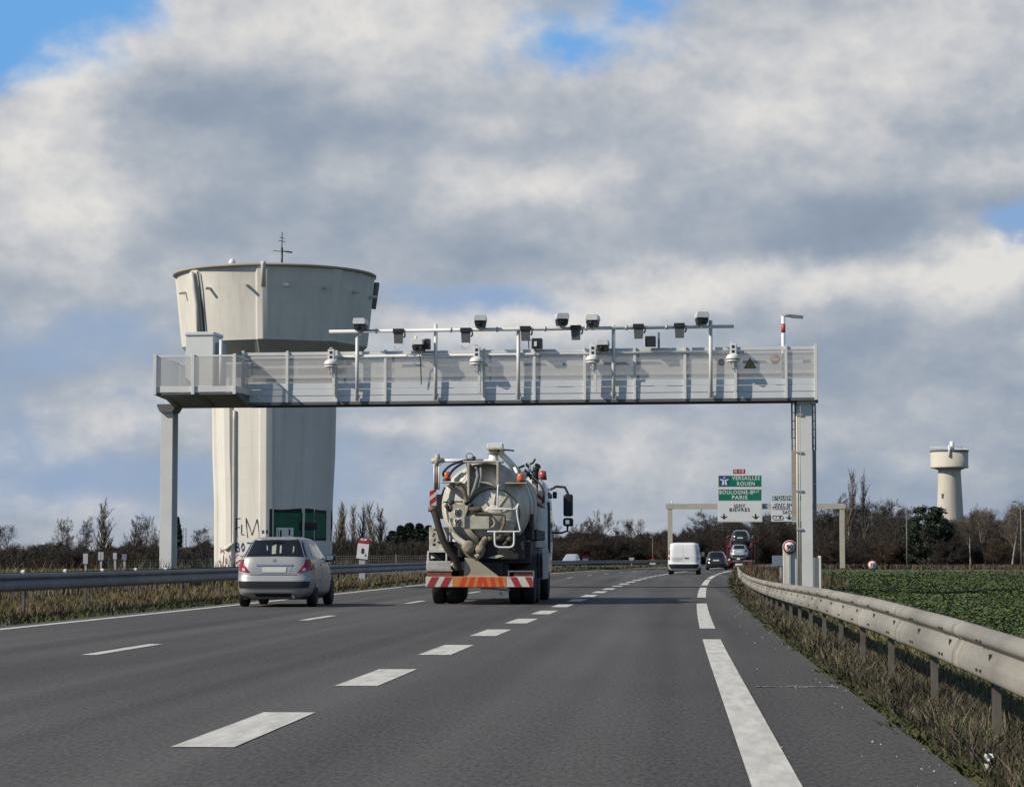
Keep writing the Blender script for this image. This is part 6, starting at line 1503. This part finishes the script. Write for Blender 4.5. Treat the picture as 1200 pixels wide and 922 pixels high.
def grow(seed, H=10.0, trunk=.3, spread=.55, up=.25, lv=5, r0=.16, kids=(7, 6, 5, 5), ratio=.55, fast=False, gnarl=.12, stems=1, tmin=.010, first=None):
    """a leafless tree: (trunk segments, branch segments)"""
    rs = np.random.RandomState(seed); T = []; Bq = []
    def branch(p, d, L, r, level):
        n = 5 if level < 2 else (3 if level < lv - 1 else 2)
        pts = [p]; dd = d.copy()
        for i in range(n):
            dd = dd + rs.randn(3) * gnarl * (1 if level else .4) + np.array([0, 0, up * (.5 if level else .1)]) * (.25 if not fast else .5)
            dd /= np.linalg.norm(dd); pts.append(pts[-1] + dd * L / n)
        for i in range(n):
            a = r * (1 - .8 * i / n); b = r * (1 - .8 * (i + 1) / n)
            (T if level == 0 else Bq).append((pts[i], pts[i + 1], max(a, tmin), max(b, tmin * .7)))
        if level >= lv - 1: return
        k = kids[min(level, len(kids) - 1)]
        for c in range(k):
            t = (trunk if level == 0 else .2) + (1 - (trunk if level == 0 else .2)) * (c + rs.rand() * .9) / k
            t = min(.98, t); i = min(n - 1, int(t * n)); f = t * n - i
            q = pts[i] * (1 - f) + pts[i + 1] * f; ax = pts[i + 1] - pts[i]; ax /= np.linalg.norm(ax)
            rnd = rs.randn(3); side = np.cross(ax, rnd); side /= max(1e-6, np.linalg.norm(side))
            ang = spread * (.7 + .6 * rs.rand()); nd = ax * math.cos(ang) + side * math.sin(ang); nd[2] += up * .5; nd /= np.linalg.norm(nd)
            ln = L * ratio * (1.15 - .6 * t if level == 0 else 1.1 - .4 * t) * (.75 + .5 * rs.rand())
            branch(q, nd, ln, r * (1 - .8 * t) * .6 + .004, level + 1)
    for s in range(stems):
        p = np.array([rs.randn() * .5, rs.randn() * .4, 0]) if stems > 1 else np.zeros(3)
        d = np.array([rs.randn() * .16, rs.randn() * .16, 1.0]) if stems > 1 else np.array([rs.randn() * .03, rs.randn() * .03, 1.0])
        d /= np.linalg.norm(d); branch(p, d, H * (.7 + .3 * rs.rand() if stems > 1 else 1) * (.80 if not fast else .97), r0, 0)
    f = lambda S_: tuple(np.array([s[i] for s in S_]) for i in range(4))
    return f(T), f(Bq)
def blades_np(P0, P1, R0, R1, seed=0):
    rs = np.random.RandomState(seed); D = P1 - P0; A = np.cross(D, rs.randn(*D.shape)); A /= np.maximum(np.linalg.norm(A, axis=1, keepdims=True), 1e-6)
    V = np.stack([P0 - A * R0[:, None], P0 + A * R0[:, None], P1 + A * R1[:, None], P1 - A * R1[:, None]], 1).reshape(-1, 3)
    i = np.arange(len(P0))[:, None] * 4
    return V, np.concatenate([i, i + 1, i + 2, i + 3], 1)
def tree_np(g, rt=.03):
    """trunk; and the crown: limbs as tubes, twigs as thin blades"""
    B = g[1]; big = B[2] > rt; a = tubes_np(*(q[big] for q in B), n=4); b = blades_np(*(q[~big] for q in B))
    return tubes_np(*g[0], n=6), (np.concatenate([a[0], b[0]]), np.concatenate([a[1], b[1] + len(a[0])]))
def leaves_np(C, s, seed=0, flat=.0):
    rs = np.random.RandomState(seed); n = len(C); a = rs.randn(n, 3); a /= np.linalg.norm(a, axis=1, keepdims=True); b = np.cross(a, rs.randn(n, 3)); b /= np.linalg.norm(b, axis=1, keepdims=True)
    s = s * (.6 + .8 * rs.rand(n))[:, None]
    V = np.stack([C - a * s, C + b * s * .5, C + a * s, C - b * s * .5], 1).reshape(-1, 3); i = np.arange(n)[:, None] * 4
    return V, np.concatenate([i, i + 1, i + 2, i + 3], 1)
PROTO = {}
def proto(key, tr, cr, mt, mc): PROTO[key] = (tr, cr, mt, mc)
# kinds: heights are 10 m
for s in range(3): (t_, c_) = tree_np(grow(11 + s, kids=(16, 10, 9, 6), spread=.72, lv=5, trunk=.17, ratio=.50, tmin=.0085)); proto(f'bare{s}', t_, c_, M_bark, M_twig)
for s in range(2): (t_, c_) = tree_np(grow(31 + s, kids=(17, 10, 9, 6), spread=.75, lv=5, trunk=.10, ratio=.46, tmin=.0105, up=.14)); proto(f'dark{s}', t_, c_, M_bark, M_twigd)
for s in range(2): (t_, c_) = tree_np(grow(41 + s, kids=(60, 9, 7, 4), spread=.42, up=.55, lv=5, trunk=.06, ratio=.27, fast=True, tmin=.0085, gnarl=.07)); proto(f'poplar{s}', t_, c_, M_palebark, M_twigp)
for s in range(2): (t_, c_) = tree_np(grow(61 + s, kids=(11, 9, 7, 5), spread=.6, lv=5, trunk=.06, ratio=.45, stems=4, r0=.09, tmin=.014, up=.2)); proto(f'bush{s}', t_, c_, M_bark, M_twigr if s else M_twigd)
for s in range(2): (t_, c_) = tree_np(grow(71 + s, kids=(11, 9, 8, 5), spread=.7, lv=5, trunk=.36, ratio=.5, r0=.2, tmin=.0085)); proto(f'pale{s}', t_, c_, M_palebark, M_twigp if s else M_twig)
def conifer(seed, n=9000, H=10., Rm=2.2, pine=False):
    rs = np.random.RandomState(seed); h = rs.rand(n) ** (.8 if not pine else .7)
    a = rs.rand(n) * 2 * PI; layer = np.sin(h * 60) * .12
    if pine: prof = Rm * np.sqrt(np.clip(1 - ((h - .45) / .58) ** 2, .02, 1)) * (.78 + .36 * np.sin(a * 3 + h * 13) * np.sin(h * 17 + a) + .16 * np.sin(a * 6 + h * 31))
    else: prof = Rm * (1.02 - h) ** .62 * (.80 + layer + .32 * np.sin(a * 3 + h * 11 + seed) * np.sin(h * 17 + a * 2) + .12 * np.sin(a * 7 + h * 40))
    r = prof * np.sqrt(.25 + .75 * rs.rand(n)); C = np.stack([r * np.cos(a), r * np.sin(a), .3 + h * (H - .3) - .12 * r + rs.randn(n) * .08], 1)
    tr = tubes_np(np.array([[0, 0, 0.]]), np.array([[0, 0, H * .93]]), np.array([.2]), np.array([.04]), 8)
    return tr, leaves_np(C, .20 if not pine else .20, seed)
t_, c_ = conifer(3); proto('fir0', t_, c_, M_bark, M_ever)
t_, c_ = conifer(4, 8000, 10, 1.7); proto('fir1', t_, c_, M_bark, M_ever)
def pine(seed, n=16000, H=10., Rm=4.2):
    """foliage in pads on separate boughs, gaps between them"""
    rs = np.random.RandomState(seed); m_ = 85; h = .12 + .86 * rs.rand(m_) ** .8; a = rs.rand(m_) * 2 * PI
    pr = Rm * np.sqrt(np.clip(1 - ((h - .42) / .60) ** 2, .02, 1)) * (.55 + .5 * rs.rand(m_)); K = np.stack([pr * np.cos(a), pr * np.sin(a), h * H * .97], 1)
    s_ = (.30 + .42 * rs.rand(m_)) * (1.15 - .5 * h); i = rs.randint(m_, size=n); C = K[i] + rs.randn(n, 3) * s_[i][:, None] * np.array([1, 1, .55]); C[:, 2] = np.maximum(C[:, 2], .3)
    P0 = np.concatenate([[[0, 0, 0.]], np.stack([0 * h, 0 * h, np.maximum(.4, h * H - 1.2)], 1)]); P1 = np.concatenate([[[0, 0, H * .9]], K])
    tr = tubes_np(P0, P1, np.concatenate([[.26], np.full(m_, .06)]), np.concatenate([[.05], np.full(m_, .02)]), 6)
    return tr, leaves_np(C, .19, seed)
t_, c_ = pine(8); proto('pine', t_, c_, M_bark, M_ever)
MESH = {}
def plant(kind, name, label, cat, px, pyt, Y, wide=1.0, group=None, rot=None, gz=-.3):
    """one tree: trunk and crown under an Empty; height from where its top shows"""
    q = at(px, 655, Y); h = at(px, pyt, Y).z - gz - .0
    t = thing(name, label, cat, (q.x, Y, gz), random.random() * 6.28 if rot is None else rot, group)
    tr, cr, mt, mc = PROTO[kind]
    if kind not in MESH:
        a = np_mesh('trunk', *tr, mt, t, smooth=True); b = np_mesh('crown', *cr, mc, t); MESH[kind] = (a.data, b.data, float(np.percentile(np.concatenate([tr[0][:, 2], cr[0][:, 2]]), 99.8)))
    else:
        for nm, d in zip(('trunk', 'crown'), MESH[kind][:2]): c = bpy.data.objects.new(nm, d); COL.objects.link(c); c.parent = t
    k = h / MESH[kind][2]; t.scale = (k * wide, k * wide, k)
    return t
# left skyline
plant('bare0', 'bare_tree', 'rounded brown bare tree at the frame edge above the shaded rail', 'tree', 14, 615, 240, 1.35)
plant('dark0', 'bare_tree', 'dark narrow bare tree, first of the pair beside the tall brown poplar', 'tree', 74, 606, 240, .75)
plant('dark1', 'bare_tree', 'dark bare tree with open crown next to the tall brown poplar', 'tree', 95, 605, 236, .85)
plant('poplar0', 'poplar', 'tall dense brown poplar standing alone on the far skyline', 'tree', 122, 583, 232, 1.9)
plant('dark1', 'bare_tree', 'blackish bare tree between the brown poplar and the gantry leg', 'tree', 155, 604, 240, .7)
plant('dark0', 'bare_tree', 'taller blackish bare tree close before the gantry leg', 'tree', 170, 602, 236, .7)
plant('bare1', 'bare_tree', 'small bare tree half hidden in front of the gantry leg foot', 'tree', 184, 618, 244, .9)
plant('fir1', 'fir_tree', 'dark fir showing beside the gantry leg', 'tree', 208, 606, 246, .9)
plant('bare2', 'bare_tree', 'brown bare tree between the gantry leg and the big tower', 'tree', 235, 617, 240, 1.1)
plant('bush1', 'bare_bush', 'low russet bush right beside the big tower base', 'bush', 246, 632, 238, 1.3)
for px, pyt, Y, k, w, lb in ((394, 587, 330, 'poplar1', 1.0, 'pale bare poplar rising directly behind the green mural'), (404, 592, 334, 'poplar0', .8, 'second pale poplar of the row past the big tower'), (411.5, 590, 330, 'poplar1', .9, 'third pale poplar of the row past the big tower'),
                             (423, 589, 332, 'poplar0', .95, 'pale poplar right above the kilometre plate'), (436, 587, 330, 'poplar1', 1.05, 'tall pale poplar next to the last one of the row'), (446, 590, 333, 'poplar0', 1.2, 'last pale poplar of the row, closest to the dark firs')):
    plant(k, 'poplar', lb, 'tree', px, pyt, Y, w * 1.5, 'row of bare poplars')
for px, pyt, k, w, lb in ((459, 622, 'fir0', 1.3, 'lowest dark fir at the edge of the fir clump'), (469, 616, 'fir1', 1.35, 'dark fir in the clump, second from the poplars'), (480, 613, 'fir0', 1.3, 'tallest dark fir of the clump by the tanker lorry'), (491, 613.5, 'fir1', 1.4, 'dark fir touching the tanker lorry outline'), (502, 616, 'fir0', 1.3, 'dark fir mostly hidden by the tanker lorry')):
    plant(k, 'fir_tree', lb, 'tree', px, pyt, 250 + (px % 7), w * 1.55, 'clump of dark firs')
# centre skyline past the lorry
plant('dark0', 'bare_tree', 'dark bare tree just behind the lorry mirror', 'tree', 652, 611, 415, 1.0)
plant('bush1', 'bare_tree', 'russet bare tree between the mirror and the broad bare tree', 'tree', 681, 607, 418, 1.0)
plant('bare1', 'bare_tree', 'broad pale bare tree left of the white flag', 'tree', 705, 598, 420, 1.0)
plant('bare2', 'bare_tree', 'low bare tree below the white flag', 'tree', 727, 619, 425, 1.2)
plant('bare0', 'bare_tree', 'rounded brown bare tree right of the white flag', 'tree', 751, 608, 420, 1.15)
plant('bush1', 'bare_bush', 'orange brown bush beside the white van under the sign gantry leg', 'bush', 779, 634, 405, 1.4)
plant('dark1', 'bare_tree', 'dark spreading tree under the direction board, first behind the gantry leg', 'tree', 812, 612, 420, 1.1)
plant('dark0', 'bare_tree', 'tall dark tree at the left side of the direction board', 'tree', 832, 598, 432, 1.2)
plant('dark1', 'bare_tree', 'dark tree directly behind the white direction panel', 'tree', 858, 596, 446, 1.25)
plant('dark0', 'bare_tree', 'dark tree behind the gap between both direction boards', 'tree', 888, 602, 460, 1.2)
plant('bare1', 'bare_tree', 'brown tree behind the smaller direction board', 'tree', 911, 602, 472, 1.1)
# right wood
plant('poplar1', 'poplar', 'tall poplar of the pair above the wood, nearer the sign gantry leg', 'tree', 994, 548, 330, 1.0, 'pair of poplars in the wood')
plant('poplar0', 'poplar', 'tall poplar of the pair above the wood, nearer the lamp column', 'tree', 1015, 550, 330, .95, 'pair of poplars in the wood')
plant('dark1', 'bare_tree', 'dark tree touching the sign gantry corner', 'tree', 979, 578, 335, .8)
plant('bare0', 'bare_tree', 'brown tree at the foot of the poplar pair', 'tree', 1031, 585, 322, 1.0)
plant('bare2', 'bare_tree', 'bare tree beside the curved lamp column', 'tree', 1050, 592, 318, 1.1)
plant('pine', 'pine_tree', 'dark green rounded pine covering the far tower foot', 'tree', 1088, 594, 305, .95)
plant('fir1', 'fir_tree', 'small dark evergreen just right of the rounded pine', 'tree', 1107, 611, 306, 1.9)
plant('bare1', 'bare_tree', 'brown tree in front of the far tower, right of the pine', 'tree', 1117, 611, 310, 1.2)
plant('bush0', 'bare_bush', 'tangled bare shrub at the field edge below the pine', 'bush', 1106, 628, 298, 1.5)
plant('pale1', 'bare_tree', 'tall pale bare tree right of the far tower', 'tree', 1155, 590, 308, 1.1)
plant('pale0', 'bare_tree', 'crooked pale trunked tree at the field edge', 'tree', 1137, 604, 298, 1.1)
plant('pale1', 'bare_tree', 'slender pale trunked tree near the frame edge', 'tree', 1186, 586, 296, .95)
plant('bare2', 'bare_tree', 'brown bare tree at the frame edge behind the pale trunks', 'tree', 1201, 592, 304, 1.1)
plant('bush1', 'bare_bush', 'russet bush among the pale trunks at the field edge', 'bush', 1165, 628, 297, 1.5)

# the wood and the hedges that read as one mass
def mass(name, spec, m_list, seed):
    rs = np.random.RandomState(seed); VV, FF, MM = [], [], []; o = 0; mats_ = []
    for (kind, x, y, h, w, gz) in spec:
        tr, cr, mt, mc = PROTO[kind]; k = h / MESH.get(kind, (0, 0, 10.0))[2]; a = rs.rand() * 2 * PI; c, s = math.cos(a), math.sin(a)
        for (V, F), m in ((tr, mt), (cr, mc)):
            if m not in mats_: mats_.append(m)
            X = (V[:, 0] * c - V[:, 1] * s) * k * w + x; Y_ = (V[:, 0] * s + V[:, 1] * c) * k * w + y
            VV.append(np.stack([X, Y_, V[:, 2] * k + gz], 1)); FF.append(F + o); MM.append(np.full(len(F), mats_.index(m))); o += len(V)
    ob = np_mesh(name, np.concatenate(VV), np.concatenate(FF), mats_, mi=np.concatenate(MM)); tag(ob, kind='stuff'); return ob
rs = np.random.RandomState(21); spec = []
def topline(px): return float(np.interp(px, [780, 810, 840, 880, 930, 975, 990, 1030, 1060, 1100, 1140, 1200, 1230], [636, 620, 606, 604, 606, 596, 592, 596, 602, 610, 602, 594, 592]))
for i in range(84):
    px = 800 + 430 * (i + rs.rand()) / 84; Y = (322 if px > 955 else 412 + (px - 800) * .52) + rs.rand() * 60; q = at(px, topline(px) - 5 + rs.rand() ** 1.4 * 26, Y)
    spec.append((['dark0', 'bare0', 'dark1', 'bush0', 'bare2'][rs.randint(5)], q.x, Y, q.z + .3, .9 + .5 * rs.rand(), -.3))
mass('woodland', spec, None, 1)
def shrubs(name, px0, px1, pyt, Y0, Y1, n, seed, kinds, m_leaf=None, jit=8):
    r = np.random.RandomState(seed); sp = []
    for i in range(n):
        px = px0 + (px1 - px0) * (i + r.rand()) / n; Y = Y0 + (Y1 - Y0) * r.rand(); q = at(px, pyt + r.rand() * jit, Y); sp.append((kinds[r.randint(len(kinds))], q.x, Y, q.z + .3, 1.6 + .8 * r.rand(), -.3))
    return mass(name, sp, None, seed)
for k in ('bush0', 'bush1'):
    if k not in MESH: MESH[k] = (None, None, float(np.percentile(PROTO[k][1][0][:, 2], 99.8)))
shrubs('woodland_undergrowth', 952, 1225, 630, 306, 322, 38, 5, ['bush0', 'bush0', 'bush0', 'bush0', 'bush1'], jit=14)
shrubs('woodland_undergrowth', 795, 880, 630, 412, 445, 20, 15, ['bush0', 'bush0', 'bush1'], jit=12)
shrubs('woodland_undergrowth', 875, 955, 628, 465, 500, 18, 16, ['bush0', 'bush0', 'bush1'], jit=12)
shrubs('hedgerow', -20, 262, 640, 210, 250, 46, 6, ['bush0', 'bush0', 'bush1'])
shrubs('hedgerow', 262, 390, 638, 225, 255, 22, 9, ['bush0', 'bush0', 'bush1'])
shrubs('hedgerow', 490, 660, 634, 338, 362, 26, 12, ['bush0', 'bush0', 'bush1'])
shrubs('hedgerow', 380, 515, 634, 222, 250, 26, 7, ['bush0', 'bush0', 'bush1'])
shrubs('hedgerow', 640, 815, 626, 408, 430, 34, 8, ['bush0', 'bush0', 'bush1'])
# dense leafy cores (ivy, bramble) that make the mass dark
def thicket(name, px0, px1, pyt, pyb, Y0, Y1, n, size, m, seed, rag=7):
    r = np.random.RandomState(seed); px = px0 + (px1 - px0) * r.rand(n); Y = Y0 + (Y1 - Y0) * r.rand(n)
    a = np.array([at(px0, 655, 1000).x / 1000, at(px1, 655, 1000).x / 1000]); X = np.interp(px, [px0, px1], a) * Y
    pt = pyt + rag * (np.sin(px * .23 + 1) * .5 + np.sin(px * .071) * .8 + np.sin(px * .61) * .3)
    top = 1.055 + (655 - pt) / FOC * Y; z = -.3 + (top + .3) * r.rand(n) ** .85
    C = np.stack([X, Y, z], 1); h = n * 5 // 6; D = r.randn(h, 3) * .5; D[:, 2] = np.abs(D[:, 2]) + .35; D *= (size * (1.0 + 1.6 * r.rand(h)))[:, None]
    A = blades_np(C[:h] - D, C[:h] + D, np.full(h, size * .10), np.full(h, size * .04), seed); B = leaves_np(C[h:], size * .55, seed)
    return tag(np_mesh(name, np.concatenate([A[0], B[0]]), np.concatenate([A[1], B[1] + len(A[0])]), m), kind='stuff')
thicket('woodland_ivy', 950, 1228, 626, 668, 308, 372, 62000, .22, M_ivy, 3, 9)
thicket('woodland_ivy', 795, 880, 622, 668, 418, 470, 26000, .28, M_ivy, 13, 9)
thicket('woodland_ivy', 872, 958, 622, 668, 470, 530, 26000, .30, M_ivy, 14, 9)
thicket('hedge_foliage', -25, 262, 642, 668, 214, 262, 46000, .19, M_ivy, 4, 4)
thicket('hedge_foliage', 255, 390, 641, 667, 222, 260, 22000, .19, M_ivy, 7, 4)
thicket('hedge_foliage', 490, 660, 637, 665, 340, 375, 26000, .24, M_ivy, 17, 4)
thicket('hedge_foliage', 380, 525, 636, 665, 224, 256, 28000, .19, M_ivy, 5, 3)
thicket('hedge_foliage', 640, 818, 628, 665, 412, 450, 44000, .28, M_ivy, 6, 4)
blades('field_margin_grass', 12000, (2, 62), (286, 304), (.2, .75), .0, .00028, M_dry2, .3, ylog=False, z0=-.35)
